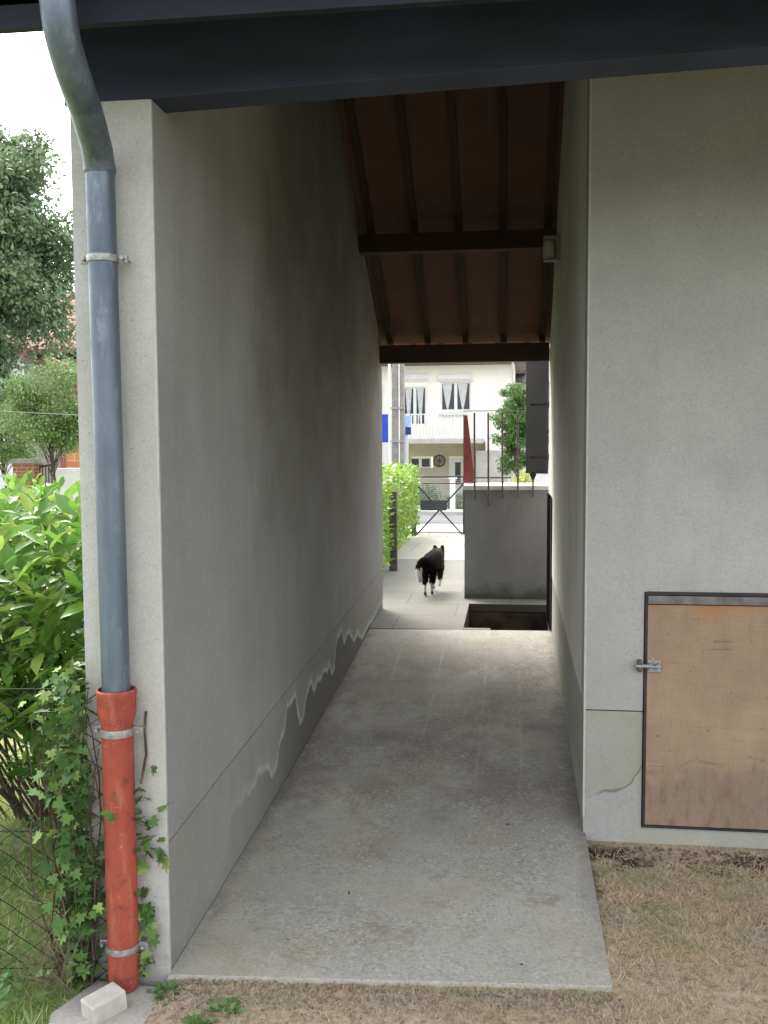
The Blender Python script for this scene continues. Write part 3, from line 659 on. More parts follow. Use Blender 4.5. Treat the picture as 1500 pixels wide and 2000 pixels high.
# ivy on the fence and pillar foot
iv = empty('ivy', (-1.6, 3.1, 0)); tag(iv, 'dark green ivy climbing the fence beside the red pipe', 'ivy')
n = 560; x = XLO+.01-np.abs(RNG.normal(0, .075, n)); z = rnd(n, -.02, 1.12)
keep = (np.abs(x-XLO) < .05+.16*np.clip((z-.6)/.4, 0, 1)+RNG.uniform(0, .10, n)); x, z = x[keep], z[keep]
n = len(x); y = 3.13+(x-FX0)*.12+RNG.normal(0, .045, n)
P1 = np.c_[x, y, z]
n2 = 90; P2 = np.c_[rnd(n2, XLO-.02, -1.30), rnd(n2, 3.12, 3.18), rnd(n2, -.02, .5)**1]      # behind the pipe
n3 = 55; P3 = np.c_[-1.268+RNG.normal(0, .018, n3), rnd(n3, 3.13, 3.19), rnd(n3, 0.0, .72)]
spr = [(-1.24,3.18,.50),(-1.22,3.17,.47),(-1.20,3.17,.46),(-1.19,3.165,.44),(-1.21,3.17,.49),(-1.25,3.18,.47),(-1.23,3.18,.76),(-1.24,3.18,.54),(-1.27,3.16,.60),(-1.36,3.06,.64),(-1.33,3.06,.63),(-1.40,3.08,.66),(-1.42,3.07,.28),(-1.40,3.06,.31),(-1.41,3.06,.22)]
P4 = np.array(spr, float)
A = np.concatenate([P1, P2, P3, P4]); n = len(A)
D = RNG.normal(0, .55, (n, 3)); D[:, 2] -= .5; D[:, 1] -= .3
scatter('leaves', *LEAF_IVY, A, D, rnd(n, .030, .062), M['ivy'], iv, rnd(n, -.5, .5))
stv = MB()
for k in range(26):
    x0 = XLO-random.uniform(-.02, .11); p = Vector((x0, 3.14, -.03)); pts = [p]
    for j in range(7):
        p = p+Vector((random.uniform(-.035, .03), random.uniform(-.02, .02), random.uniform(.08, .2))); pts.append(p)
    stv.tube(pts, [.0045-.0004*i for i in range(8)], 5)
stv.tube([(-1.27, 3.15, .42), (-1.25, 3.17, .47), (-1.22, 3.18, .455), (-1.19, 3.175, .44)], .003, 5)
stv.tube([(-1.27, 3.16, .70), (-1.258, 3.185, .80), (-1.262, 3.185, .88), (-1.256, 3.185, .95)], .0045, 5)
stv.build('stems', M['stem'], iv); fix(iv)
# dry stalks tangled at the foot
n = 300; A = np.c_[XLO-.0-np.abs(RNG.normal(0, .09, n)), rnd(n, 2.98, 3.25), rnd(n, -.03, .42)*rnd(n, 0, 1)]
D = np.c_[RNG.normal(-.3, .5, n), RNG.normal(-.2, .4, n), RNG.uniform(.1, 1, n)]
BL = ([(-.012, 0, 0), (.012, 0, 0), (.01, .5, .03), (0, 1, -.05), (-.01, .5, .03)], [(0, 1, 2), (0, 2, 4), (4, 2, 3)])
dsx = scatter('dry_stalks', *BL, A, D, rnd(n, .06, .2), M['drystem'])
tag(dsx, 'tangle of dry pale stalks at the foot of the fence', 'dead stalks', kind='stuff')

# cherry-laurel bush behind the fence
def bush(name, label, cat, c, rad, nl, size, lmat, tpl, stems=8, droop=.1, shell=.45, base=None, group=None, clump=0):
    e = empty(name, (c[0], c[1], base if base is not None else c[2]-rad[2])); tag(e, label, cat, group)
    if clump:
        cc = RNG.normal(0, 1, (clump, 3)); cc /= np.linalg.norm(cc, axis=1, keepdims=True); cc *= (RNG.uniform(shell, 1, clump)[:, None])
        idx = RNG.integers(0, clump, nl); d = cc[idx] + RNG.normal(0, .16, (nl, 3))
    else:
        d = RNG.normal(0, 1, (nl, 3)); d /= np.linalg.norm(d, axis=1, keepdims=True); d *= (RNG.uniform(shell, 1, nl)[:, None])
        d *= (1+.13*np.sin(d[:, :1]*7+d[:, 1:2]*5)+.10*np.sin(d[:, 2:3]*9+d[:, :1]*4))
    A = d*np.array(rad)+np.array(c); D = d*.9+RNG.normal(0, .5, (nl, 3)); D[:, 2] += .15-droop
    scatter('foliage', *tpl, A, D, rnd(nl, size*.6, size*1.2), lmat, e, rnd(nl, -.6, .6))
    s = MB()
    for k in range(stems):
        a = RNG.normal(0, .5, 3); tip = Vector(c)+Vector((a[0]*rad[0], a[1]*rad[1], a[2]*rad[2]*.6)); b0 = Vector((c[0]+a[0]*.1, c[1]+a[1]*.1, base if base is not None else c[2]-rad[2]))
        md = b0.lerp(tip, .5)+Vector((random.uniform(-.1, .1), 0, .05)); s.tube([b0, md, tip], [.02*min(1.5, rad[0]), .013*min(1.5, rad[0]), .005], 6)
    s.build('stems', M['stem'], e); fix(e); return e
# build the laurel from whorled shoots so that leaves fan out as in the real plant
la_ = empty('laurel_bush', (-2.0, 4.3, 0)); tag(la_, 'bright green glossy laurel bush leaning over the fence at left', 'bush')
pos, dr, sz = [], [], []; ss = MB()
for k in range(640):
    f_ = random.random()
    tipx = random.uniform(-3.0, -1.55); tipy = random.uniform(3.55, 5.2)
    zt = random.uniform(.50, 1.62)-.07*abs(tipx+1.9) + (.12 if tipx < -2.3 else .02)
    if zt > 1.80: zt = 1.8
    if zt < .8 and tipy > 4.7: continue
    base_ = Vector((tipx*.5-.95, 4.4, random.uniform(-.02, .06))); tip = Vector((tipx, tipy, zt))
    ax = (tip-base_).normalized(); ax = (ax+Vector((random.uniform(-.5, .5), random.uniform(-.7, .3), random.uniform(0, .8)))).normalized()
    if k % 12 == 0: ss.tube([base_, base_.lerp(tip, .6)+Vector((0, 0, -.05)), tip], [.008, .006, .003], 5)
    for j in range(9):
        t = -.16+j*.02; a = j*2.4; side = ax.orthogonal().normalized(); side.rotate(Matrix.Rotation(a, 3, ax))
        pos.append(tip+ax*t); dr.append(side*(1.1 if j < 6 else .55)+ax*.75+Vector((0, 0, -.18))); sz.append(random.uniform(.09, .17) if j < 7 else random.uniform(.06, .1))
P_l = np.array([tuple(p) for p in pos]); D_l = np.array([tuple(p) for p in dr])
scatter('foliage', *LEAF_LONG, P_l, D_l, np.array(sz), M['laurel'], la_); ss.build('stems', M['stem'], la_); fix(la_)

def tree(name, label, cat, base, h, crown_c, rad, ncl, nl, size, lmat, tr=.12, group=None, spread=.16):
    e = empty(name, base); tag(e, label, cat, group); b = Vector(base); cc = Vector(crown_c)
    t = MB(); tp = Vector((cc.x, cc.y, cc.z+rad[2]*.5))
    t.tube([b-Vector((0, 0, .2)), b.lerp(tp, .3)+Vector((.06, 0, 0)), b.lerp(tp, .65)-Vector((.05, 0, 0)), tp], [tr*1.25, tr, tr*.7, tr*.2], 9)
    d = RNG.normal(0, 1, (ncl, 3)); d /= np.linalg.norm(d, axis=1, keepdims=True); d *= RNG.uniform(.35, 1.0, ncl)[:, None]
    C_ = d*np.array(rad)+np.array(cc)
    for k in range(min(ncl, 34)):
        q = Vector(C_[k]); s0 = b.lerp(tp, random.uniform(.35, .8)); t.tube([s0, s0.lerp(q, .5)+Vector((0, 0, .12*rad[2]*.3)), q], [tr*.35, tr*.2, tr*.06], 5)
    t.build('trunk', M['bark'], e)
    idx = RNG.integers(0, ncl, nl); sc_l = RNG.uniform(.6, 1.3, ncl)[idx][:, None]
    off = RNG.normal(0, 1, (nl, 3)); off /= (np.linalg.norm(off, axis=1, keepdims=True)+1e-6); off *= RNG.uniform(.3, 1, nl)[:, None]
    A = C_[idx]+off*np.array([1, 1, .62])*spread*min(rad)*2*sc_l
    D = off+RNG.normal(0, .6, (nl, 3)); D[:, 2] -= .2
    scatter('crown', *LEAF_OVAL, A, D, rnd(nl, size*.6, size*1.3), lmat, e, rnd(nl, -1, 1)); fix(e); return e
YT = 20; b = at(64, 905, YT); c1 = at(-70, 480, YT)
tree('broadleaf_tree', 'tall broadleaf tree with big open crown at left edge', 'tree', (b.x, YT, zg(YT)), 9, (c1.x-.1, YT+.3, c1.z+.1), (2.5, 2.2, 3.3), 190, 76000, .125, M['treeleaf'], .11)
c2 = at(100, 800, 17); tree('garden_tree', 'small pale green tree in front of the red-roofed house', 'tree', (c2.x, 17, zg(17)), 3, (c2.x, 17, c2.z-.05), (1.0, .7, .8), 34, 18000, .06, M['treeleaf2'], .025, spread=.27)
c3 = at(5, 850, 18.5); tree('garden_tree', 'loose grey-green small tree at the far left edge behind the brick post', 'tree', (c3.x, 18.5, zg(18)), 3, (c3.x, 18.5, c3.z), (.95, .7, .9), 50, 14000, .06, M['treeleaf2'], .025, spread=.24)
# hedge along the path
hg = empty('hedge', (-2.0, 13, .2)); tag(hg, 'bright yellow-green clipped hedge along the path to the gate', 'hedge')
n = 17000; y = rnd(n, 10.2, 17.6); u = rnd(n, 0, 1); s_ = RNG.uniform(0, 1, n)
hxr = -1.47-(y-10)*.032; top_ = 1.50-.02*(y-10)+.07*np.sin(y*3.1)+.05*np.sin(y*7.7)
fx = hxr-.9*(RNG.uniform(0, 1, n)**2)*1.0+RNG.normal(0, .05, n)+.05*np.sin(y*5)
z = np.where(s_ < .25, top_-np.abs(RNG.normal(0, .06, n)), rnd(n, .28, 1)*(top_))
A = np.c_[np.where(s_ < .25, hxr-rnd(n, 0, .9), np.minimum(fx, hxr+.08)), y, z]; D = np.c_[RNG.normal(.5, .6, n), RNG.normal(-.2, .6, n), RNG.normal(.3, .5, n)]
scatter('foliage', *LEAF_OVAL, A, D, rnd(n, .045, .085), M['hedgeleaf'], hg)
s = MB()
for k in range(40):
    y_ = 10.3+k*.18; s.tube([(-1.75-(y_-10)*.03, y_, .2), (-1.75-(y_-10)*.03+random.uniform(-.1, .1), y_, 1.3)], .012, 5)
s.build('stems', M['stem'], hg); fix(hg)
p_ = MB(); q = at(769, 1092, 11.9); qt = at(766, 960, 11.9); p_.box((q.x-.05, 11.85, .2), (q.x+.045, 11.94, qt.z))
tag(p_.build('fence_post', M['bark'], bevel=.005), 'weathered dark wooden post in front of the hedge', 'post')
e = at(790, 1085, 12.5)

# trees behind the parapet
b = at(1000, 840, 20)
tree('broadleaf_tree', 'leafy green tree behind the iron bars, right of the cream house', 'tree', (b.x+.1, 20.5, zg(20)), 4, (b.x+.12, 20.5, b.z+.05), (.58, .5, 1.0), 70, 16000, .06, M['shrubleaf'], .04)
b = at(1022, 945, 16); bush('flowering_shrub', 'low yellow-green shrub behind the parapet coping', 'shrub', (b.x, 16, b.z-.1), (.22, .22, .28), 900, .07, M['yellowleaf'], LEAF_OVAL, 4, base=.15)

# ---------------------------------------------------------------- garden gate
gt = empty('garden_gate', (-1.3, 18, .13)); tag(gt, 'thin metal mesh gate with crossed braces and dark centre plate, end of the path', 'gate')
YG = 18; A_ = at(812, 1046, YG); B_ = at(906, 1046, YG); T1 = at(812, 931, YG).z; T2 = at(812, 944, YG).z
gx0, gx1, gz = A_.x, B_.x, A_.z
m_ = MB(); m_.tube([(gx0, YG, gz), (gx1, YG, gz)], .018, 8); m_.tube([(gx0, YG, T1), (gx1, YG, T1)], .016, 8); m_.tube([(gx0, YG, T2), (gx1, YG, T2)], .010, 8)
m_.tube([(gx0, YG, gz-.05), (gx0, YG, T1)], .018, 8); m_.tube([(gx1, YG, gz-.05), (gx1, YG, T1)], .018, 8); m_.build('frame', M['iron'], gt)
cxg, czg = (gx0+gx1)/2, at(862, 987, YG).z
m_ = MB(); m_.tube([(gx0, YG-.02, T2), (gx1, YG-.02, gz)], .016, 6); m_.tube([(gx0, YG-.02, gz), (gx1, YG-.02, T2)], .016, 6); m_.build('brace', M['iron'], gt)
pA, pB = at(821, 977, YG), at(873, 997, YG)
m_ = MB(); m_.box((pA.x, YG-.05, pB.z), (pB.x, YG-.03, pA.z)); m_.build('plate', M['darkpanel'], gt)
m_ = MB()
for k in range(26):
    x_ = gx0+.035*k
    if x_ < gx1: m_.tube([(x_, YG+.01, gz), (x_, YG+.01, T1)], .0022, 3, False)
for k in range(30): m_.tube([(gx0, YG+.01, gz+.038*k), (gx1, YG+.01, gz+.038*k)], .0018, 3, False) if gz+.038*k < T1 else None
m_.build('wire_mesh', M['galv'], gt); fix(gt)
m_ = MB(); gp = at(808, 1050, YG-.1); m_.box((gp.x-.04, YG-.13, gp.z-.05), (gp.x+.04, YG-.05, at(808, 926, YG).z)); m_.box((gp.x+.02, YG-.2, gp.z-.02), (gp.x+.16, YG-.1, gp.z+.06))
tag(m_.build('gate_post', M['darkgreen'], bevel=.005), 'dark green post at the left side of the garden gate', 'post')
gf = empty('garden_fence', (0, 18, .13)); tag(gf, 'low grey metal fence right of the gate behind the parapet', 'fence')
m_ = MB(); fr0, fr1 = at(907, 1045, YG), at(998, 1045, YG)
for zz in (933, 945): z_ = at(900, zz, YG).z; m_.tube([(fr0.x, YG, z_), (fr1.x, YG, z_)], .014, 6)
m_.build('rail', M['iron'], gf)
m_ = MB()
for k in range(22): x_ = fr0.x+.04*k; m_.tube([(x_, YG, fr0.z), (x_, YG, T1)], .004, 4) if x_ < fr1.x else None
m_.build('pickets', M['galv'], gf); fix(gf)

# ---------------------------------------------------------------- street beyond
def P2d(x0, y0, x1, y1, Y): a, b = at(x0, y1, Y), at(x1, y0, Y); return a.x, b.x, a.z, b.z     # x0 x1 z0 z1
YH = 38.0
ch = empty('cream_house', (-3, YH, -.5)); tag(ch, 'two-storey cream house with white windows and balcony across the street', 'house')
zG = -.62; xw0 = -14; xw1 = at(1006, 800, YH).x; zE = at(900, 713, YH).z; zS = at(850, 862, YH).z
m_ = MB()
openings = [(787, 755, 833, 831), (860, 745, 920, 803), (722, 752, 748, 803)]
# upper wall built around its openings
ops = sorted([P2d(*o, YH) for o in openings]); zL = zS
xcur = xw0
for x0, x1, z0, z1 in ops:
    m_.box((xcur, YH, zL), (x0, YH+.3, zE)); m_.box((x0, YH, zL), (x1, YH+.3, z0)); m_.box((x0, YH, z1), (x1, YH+.3, zE)); xcur = x1
m_.box((xcur, YH, zL), (xw1, YH+.3, zE)); m_.box((xw1-.3, YH+.3, zG), (xw1, YH+9, zE))
xr1 = at(948, 880, YH).x
m_.box((xr1, YH+.004, zG), (xw1-.004, YH+.3, zL)); m_.box((xw0, YH+.004, zG), (at(790, 900, YH).x, YH+.3, zL)); up = m_.build('wall', M['cream'], ch)
m_ = MB(); lo_ops = [P2d(799, 893, 842, 915, YH), P2d(874, 893, 907, 985, YH)]
xcur = at(790, 900, YH).x; YI = YH+.9
for x0, x1, z0, z1 in lo_ops:
    m_.box((xcur, YI, zG), (x0, YI+.2, zL)); m_.box((x0, YI, zG), (x1, YI+.2, z0)) if z0 > zG+.1 else None; m_.box((x0, YI, z1), (x1, YI+.2, zL)); xcur = x1
m_.box((xcur, YI, zG), (xr1, YI+.2, zL)); m_.box((xr1-.02, YH+.3, zG), (xr1+.1, YI+.2, zL)); m_.build('ground_floor_wall', M['cream_low'], ch)
ZC = zE
m_ = MB(); e0 = at(1031, 712, YH).x
m_.prism([(YH-.75, ZC+.02), (YH-.75, ZC+.14), (YH+5, ZC+2.2), (YH+10, ZC+.14), (YH+10, ZC+.02)], 'x', xw0-.4, e0); rfo = m_.build('roof', M['slate'], ch)
m_ = MB(); m_.box((xw0-.4, YH-.87, ZC+.03), (e0, YH-.76, ZC+.15)); m_.build('gutter', M['galv'], rfo)
m_ = MB(); m_.tube([(xw1-.1, YH-.8, ZC+.03), (xw1-.08, YH-.4, ZC-.25), (xw1-.06, YH-.06, ZC-.4), (xw1-.06, YH-.06, zG)], .045, 8); m_.build('downpipe', M['white'], ch)
def win(o, Y, leaves=2, curtain=True, box=None):
    x0, x1, z0, z1 = P2d(*o, Y); f = .065
    m = MB(); m.box((x0, Y+.08, z0), (x0+f, Y+.16, z1)); m.box((x1-f, Y+.08, z0), (x1, Y+.16, z1)); m.box((x0+f, Y+.08, z0), (x1-f, Y+.16, z0+f)); m.box((x0+f, Y+.08, z1-f), (x1-f, Y+.16, z1))
    for k in range(1, leaves): xm = x0+(x1-x0)*k/leaves; m.box((xm-.06, Y+.078, z0+f), (xm+.06, Y+.162, z1-f))
    w_ = m.build('window', M['white'], ch)
    m = MB(); m.box((x0+f, Y+.115, z0+f), (x1-f, Y+.125, z1-f)); m.build('pane', M['glass'], w_)
    if curtain:
        for k in range(leaves):
            m = MB(); a = x0+(x1-x0)*k/leaves+.1; b = x0+(x1-x0)*(k+1)/leaves-.1; nn = 12
            wdt = lambda t: (b-a)*(.46*(1-t)**.8+.05)
            for j in range(nn):
                t0, t1 = j/nn, (j+1)/nn; c = a+(b-a)*.45; zz0, zz1 = z1-f-(z1-z0-2*f)*t0, z1-f-(z1-z0-2*f)*t1
                m.add([(c-wdt(t0), Y+.108, zz0), (c+wdt(t0)*.9, Y+.108, zz0), (c+wdt(t1)*.9, Y+.108, zz1), (c-wdt(t1), Y+.108, zz1)], [(0, 3, 2, 1)])
            m.build('curtain', M['curtain'], w_)
    if box:
        bx0, bx1, bz0, bz1 = P2d(*box, Y); m = MB(); m.box((bx0, Y-.09, bz0), (bx1, Y-.0, bz1)); m.box((bx0-.05, Y-.12, bz0-.05), (bx1+.05, Y, bz0-.012)); m.build('shutter_box', M['white'], w_)
    return w_
win(openings[1], YH, 2, True, (855, 731, 922, 742)); win(openings[0], YH, 2, True, (785, 731, 836, 742)); win(openings[2], YH, 1, True)
win((799, 893, 842, 915), YI, 2, False)
x0, x1, z0, z1 = P2d(858, 806, 916, 812, YH); m_ = MB(); m_.box((x0, YH-.12, z0), (x1, YH, z1)); m_.build('sill', M['kerb'], ch)
x0, x1, z0, z1 = P2d(874, 893, 907, 985, YI); m_ = MB(); m_.box((x0, YI+.05, z0), (x1, YI+.1, z1)); dr_ = m_.build('door', M['white'], ch)
m_ = MB(); m_.box((x0+.3, YI+.04, z0+.8), (x1-.15, YI+.052, z1-.2)); m_.build('pane', M['glass'], dr_)
# wall ornament
o_ = at(858, 900, YI-.05); m_ = MB()
V_ = [(o_.x+.22*math.cos(a), YI-.03, o_.z+.22*math.sin(a)) for a in np.linspace(0, 2*math.pi, 17)]; m_.tube(V_, .03, 6)
for a in range(4): m_.tube([(o_.x-.26*math.cos(a*.785), YI-.03, o_.z-.26*math.sin(a*.785)), (o_.x+.26*math.cos(a*.785), YI-.03, o_.z+.26*math.sin(a*.785))], .018, 5)
tag(m_.build('wall_ornament', M['rust']), 'round rust-brown wheel ornament on the wall beneath the balcony', 'ornament')
# balcony
bx0 = -14; bx1 = at(944, 800, YH-1.2).x; YB = YH-1.2; zs0, zs1 = at(850, 866, YB).z, at(850, 857, YB).z
m_ = MB(); m_.box((bx0, YB, zs0), (bx1, YH-.002, zs1)); bal = m_.build('balcony', M['kerb'], ch)
zr = at(850, 809, YB).z; m_ = MB(); m_.tube([(bx0, YB+.04, zr), (bx1, YB+.04, zr)], .022, 6); m_.tube([(bx0, YB+.04, zs1+.08), (bx1, YB+.04, zs1+.08)], .015, 6); m_.tube([(bx1-.02, YB+.04, zr), (bx1-.02, YH, zr)], .022, 6)
x_ = at(790, 800, YB).x-6
while x_ < bx1: m_.box((x_, YB+.03, zs1), (x_+.035, YB+.05, zr)); x_ += .125
# bowed end of the railing
m_.tube([(bx1, YB+.04, zr), (bx1+.03, YB+.04, zr-.3), (bx1+.13, YB+.04, zr-.55), (bx1+.1, YB+.04, zr-.85), (bx1-.1, YB+.04, zr-.98), (bx1-.2, YB+.04, zs1)], .028, 6)
m_.build('railing', M['white'], bal)
m_ = MB(); c = at(796, 835, YB).x; m_.box((at(783, 0, YB-.05).x, YB-.06, at(0+790, 852, YB).z), (at(804, 0, YB-.05).x, YB-.02, at(790, 835, YB).z)); 
fix(ch)
# stone gable strip at right of the ground floor
x0, x1, z0, z1 = P2d(930, 880, 1006, 1004, YH-.3); m_ = MB(); m_.box((x0, YH-.35, zG), (x1, YH-.05, z1)); tag(m_.build('stone_wall', M['kerb']), 'grey stone block wall under the right end of the cream house', 'wall')
# neighbouring grey roof at right
m_ = MB(); x0, x1, z0, z1 = P2d(1004, 725, 1100, 900, 44); m_.box((x0, 44, zG), (x1+6, 50, z1-.5)); nh = m_.build('neighbour_house', M['kerb']); tag(nh, 'grey neighbouring house half hidden behind the brown shutter', 'house')
m_ = MB(); m_.prism([(43.4, z1-.5), (47, z1+1.3), (50.6, z1-.5)], 'x', x0-.2, x1+6.2); m_.build('roof', M['slate'], nh)
# low front wall, white gate post, hedge strip
YW = 33.5
x0, x1, z0, z1 = P2d(700, 985, 880, 1002, YW); m_ = MB(); m_.box((x0-8, YW, zg(33)), (at(866, 990, YW).x, YW+.2, z1-.05)); lwl = m_.build('front_wall', M['cream_low']); tag(lwl, 'low beige garden wall in front of the cream house', 'wall')
m_ = MB(); x0, x1, z0, z1 = P2d(879, 936, 889, 1003, YW); m_.box((x0, YW-.02, zg(33)), (x1, YW+.2, z1)); m_.box((x0-.05, YW-.06, z1), (x1+.05, YW+.25, z1+.06))
tag(m_.build('gate_post', M['white'], bevel=.01), 'white gate post by the pavement across the street', 'post')
m_ = MB(); m_.box((at(874, 950, YW).x, YW+.05, zg(33)+.1), (at(879, 950, YW).x-.02, YW+.09, at(875, 975, YW).z))
for k, (px, w_, h_) in enumerate(((835, 1.0, .45), (905, 1.4, .3))):
    c = at(px, 985, YW+1); bush('garden_shrub', ('rounded grey-green shrub in front of the beige ground floor across the street', 'low green shrub right of the white gate post across the street')[k], 'shrub', (c.x, YW+1, zg(33)+h_), (w_*.5, .5, h_), 1500, .11, M['treeleaf'], LEAF_OVAL, 4, base=zg(33))
x0, x1, z0, z1 = P2d(1045, 922, 1078, 1000, 24); m_ = MB(); m_.box((x0, 24, zg(24)), (x1+3, 24.15, z1)); m_.box((x0-.05, 23.95, z1), (x1+3, 24.2, z1+.05))
tag(m_.build('white_wall', M['white']), 'white rendered wall seen under the brown shutter', 'wall')

# utility pole and sign
YU = 25; x0, x1, z0, z1 = P2d(765, 600, 789, 1000, YU); pl_ = empty('utility_pole', ((x0+x1)/2, YU, zg(YU))); xm = (x0+x1)/2
m_ = MB(); m_.add([(x0,YU,zg(YU)-.1),(x1,YU,zg(YU)-.1),(x1,YU+.22,zg(YU)-.1),(x0,YU+.22,zg(YU)-.1),(x0+.03,YU+.03,7.5),(x1-.03,YU+.03,7.5),(x1-.03,YU+.2,7.5),(x0+.03,YU+.2,7.5)], [(0,3,2,1),(4,5,6,7),(0,1,5,4),(1,2,6,5),(2,3,7,6),(3,0,4,7)])
m_.build('pole', M['poleconc'], pl_, bevel=.015)
m_ = MB(); m_.tube([(x0-.04, YU-.02, zg(YU)), (x0-.04, YU-.02, 7)], .035, 8); m_.tube([(xm+.04, YU-.03, zg(YU)), (xm+.04, YU-.03, 4)], .018, 6); m_.build('cable_conduit', M['white'], pl_)
for zz in (797, 862): m_ = MB(); z_ = at(780, zz, YU).z; m_.box((x0-.012, YU-.05, z_-.02), (x1+.012, YU+.1, z_+.02)); m_.build('strap', M['galv'], pl_)
tag(pl_, 'tall concrete utility pole in front of the cream house', 'utility pole'); fix(pl_)
YS = 25.6; sg = empty('street_sign', (at(770, 900, YS).x, YS, zg(YS))); tag(sg, 'blue and white roadside board behind the concrete utility pole', 'sign')
x0, x1, z0, z1 = P2d(728, 808, 797, 912, YS); m_ = MB(); m_.box((x0, YS, z0), (x1, YS+.06, z1)); bd_ = m_.build('board', M['white'], sg)
x0, x1, z0, z1 = P2d(732, 809, 758.5, 864, YS); m_ = MB(); m_.box((x0, YS-.006, z0), (x1, YS-.001, z1)); m_.build('blue_panel', M['blue'], bd_)
x0, x1, z0, z1 = P2d(786, 808, 790, 915, YS); m_ = MB(); m_.box((x0-.03, YS-.02, z0), (x1+.03, YS+.08, z1)); m_.build('edge_strip', M['ltblue'], sg)
x0, x1, z0, z1 = P2d(792, 834, 803, 849, YS); m_ = MB(); m_.box((x0, YS-.03, z0), (x1, YS-.01, z1)); m_.build('side_panel', M['navy'], sg)
x0, x1, z0, z1 = P2d(792, 812, 803, 833, YS); m_ = MB(); m_.box((x0, YS-.03, z0), (x1, YS-.01, z1)); m_.build('side_panel', M['ltblue'], sg)
m_ = MB(); q = at(735, 900, YS); m_.tube([(q.x, YS+.1, zg(YS)), (q.x, YS+.1, z0+.2)], .03, 8); q = at(791, 900, YS); m_.tube([(q.x, YS+.1, zg(YS)), (q.x, YS+.1, z0+.2)], .03, 8); m_.build('leg', M['galv'], sg); fix(sg)

# ---------------------------------------------------------------- left background: red-roofed house, brick post, walls
YQ = 30
rh = empty('red_roof_house', (-14, YQ, 0)); tag(rh, 'white house with red tiled roof behind the tree at left', 'house')
ez = at(50, 692, YQ).z; m_ = MB(); wx0, wx1 = at(-120, 800, YQ).x, at(50, 800, YQ).x; m_.box((wx0, YQ, -.6), (wx1, YQ+8, ez)); m_.build('wall', M['white'], rh)
m_ = MB(); wx2 = at(240, 800, YQ).x; m_.box((wx1+.0, YQ+.8, -.6), (wx2, YQ+8, ez-.1)); m_.build('porch_wall', M['cream_low'], rh)
m_ = MB(); rx0, rx1 = at(-170, 690, YQ-.4).x, at(250, 690, YQ-.4).x; ry = at(100, 575, YQ+3.5).z
m_.prism([(YQ-.5, ez), (YQ-.5, ez+.12), (YQ+3.6, ry+.1), (YQ+8.5, ez+.12), (YQ+8.5, ez)], 'x', rx0, rx1); m_.build('roof', M['rooftile'], rh)
m_ = MB(); a = at(86, 697, YQ-1.6); b = at(240, 752, YQ-1.6); 
m_.bar((a.x, YQ-1.6, a.z), (at(132, 718, YQ-1.6).x, YQ-1.6, at(132, 718, YQ-1.6).z), .2, .16); m_.build('porch_fascia', M['oxide'], rh)
m_ = MB(); z_ = at(100, 725, YQ-1.5).z; m_.box((at(95, 725, YQ-1.5).x, YQ-1.5, z_-.15), (wx2, YQ+.7, z_)); m_.build('porch_beam', M['rafter'], rh)
m_ = MB(); x0, x1, z0, z1 = P2d(118, 742, 300, 900, YQ+.5); m_.box((x0, YQ+.5, -.6), (x1, YQ+.75, z1)); m_.build('porch_panel', M['brick'], rh)
m_ = MB(); q = at(48, 686, YQ-.5); m_.box((q.x-.2, YQ-.6, q.z-.12), (q.x+.16, YQ-.52, q.z+.1)); m_.build('fascia', M['oxide'], rh); fix(rh)
YK = 17.5; x0, x1, z0, z1 = P2d(28, 905, 66, 1000, YK); bp = empty('brick_post', ((x0+x1)/2, YK, zg(YK))); m_ = MB(); m_.box((x0, YK, zg(YK)-.1), (x1, YK+.36, z1)); m_.build('pillar', M['brick'], bp)
m_ = MB(); m_.box((x0-.04, YK-.04, z1), (x1+.04, YK+.4, z1+.08)); m_.build('cap', M['poleconc'], bp); tag(bp, 'red brick gate post with grey cap above the laurel', 'post'); fix(bp)
g2 = empty('iron_gate', (x1+.2, YK+.1, 0)); m_ = MB(); gx, gx2 = x1+.04, at(104, 950, YK).x; zt_ = at(80, 912, YK).z
m_.tube([(gx, YK+.15, zt_), (gx2, YK+.15, zt_+.05)], .02, 6); m_.tube([(gx, YK+.15, .2), (gx2, YK+.15, .2)], .02, 6); k = gx
while k < gx2: m_.tube([(k, YK+.15, .15), (k, YK+.15, zt_+.04)], .011, 5); k += .06
m_.build('frame', M['iron'], g2); tag(g2, 'dark iron gate beside the red brick post', 'gate'); fix(g2)
x0, x1, z0, z1 = P2d(130, 866, 170, 914, 22); ow = empty('orange_wall', (x0, 22, 0)); m_ = MB(); m_.box((x0, 22, 0), (x1+2, 22.3, z1)); m_.build('wall', M['orange_brick'], ow)
m_ = MB(); m_.box((x0-.05, 21.95, z1), (x1+2, 22.35, z1+.06)); m_.build('coping', M['white'], ow); tag(ow, 'orange striped brick wall with white coping beside the pillar', 'wall'); fix(ow)
x0, x1, z0, z1 = P2d(104, 915, 170, 960, 19.5); m_ = MB(); m_.box((x0, 19.5, .0), (x1+2, 19.7, z1)); tag(m_.build('white_wall', M['white']), 'low white wall behind the bright laurel top', 'wall')
# wires in the sky
def wire(a, b, label):
    m = MB(); P = [a.lerp(b, t/12)+Vector((0, 0, -.5*math.sin(math.pi*t/12))) for t in range(13)]; m.tube(P, .012, 5); tag(m.build('overhead_wire', M['iron']), label, 'wire')
wire(at(-300, 60, 26), at(700, 190, 25), 'thin overhead wire crossing the white sky beside the downpipe bend')
a = at(-60, 800, 14.5); b = at(200, 813, 14.5); m = MB(); m.tube([a, b], .006, 5); tag(m.build('garden_wire', M['galv']), 'thin wire stretched in front of the small garden tree', 'wire')

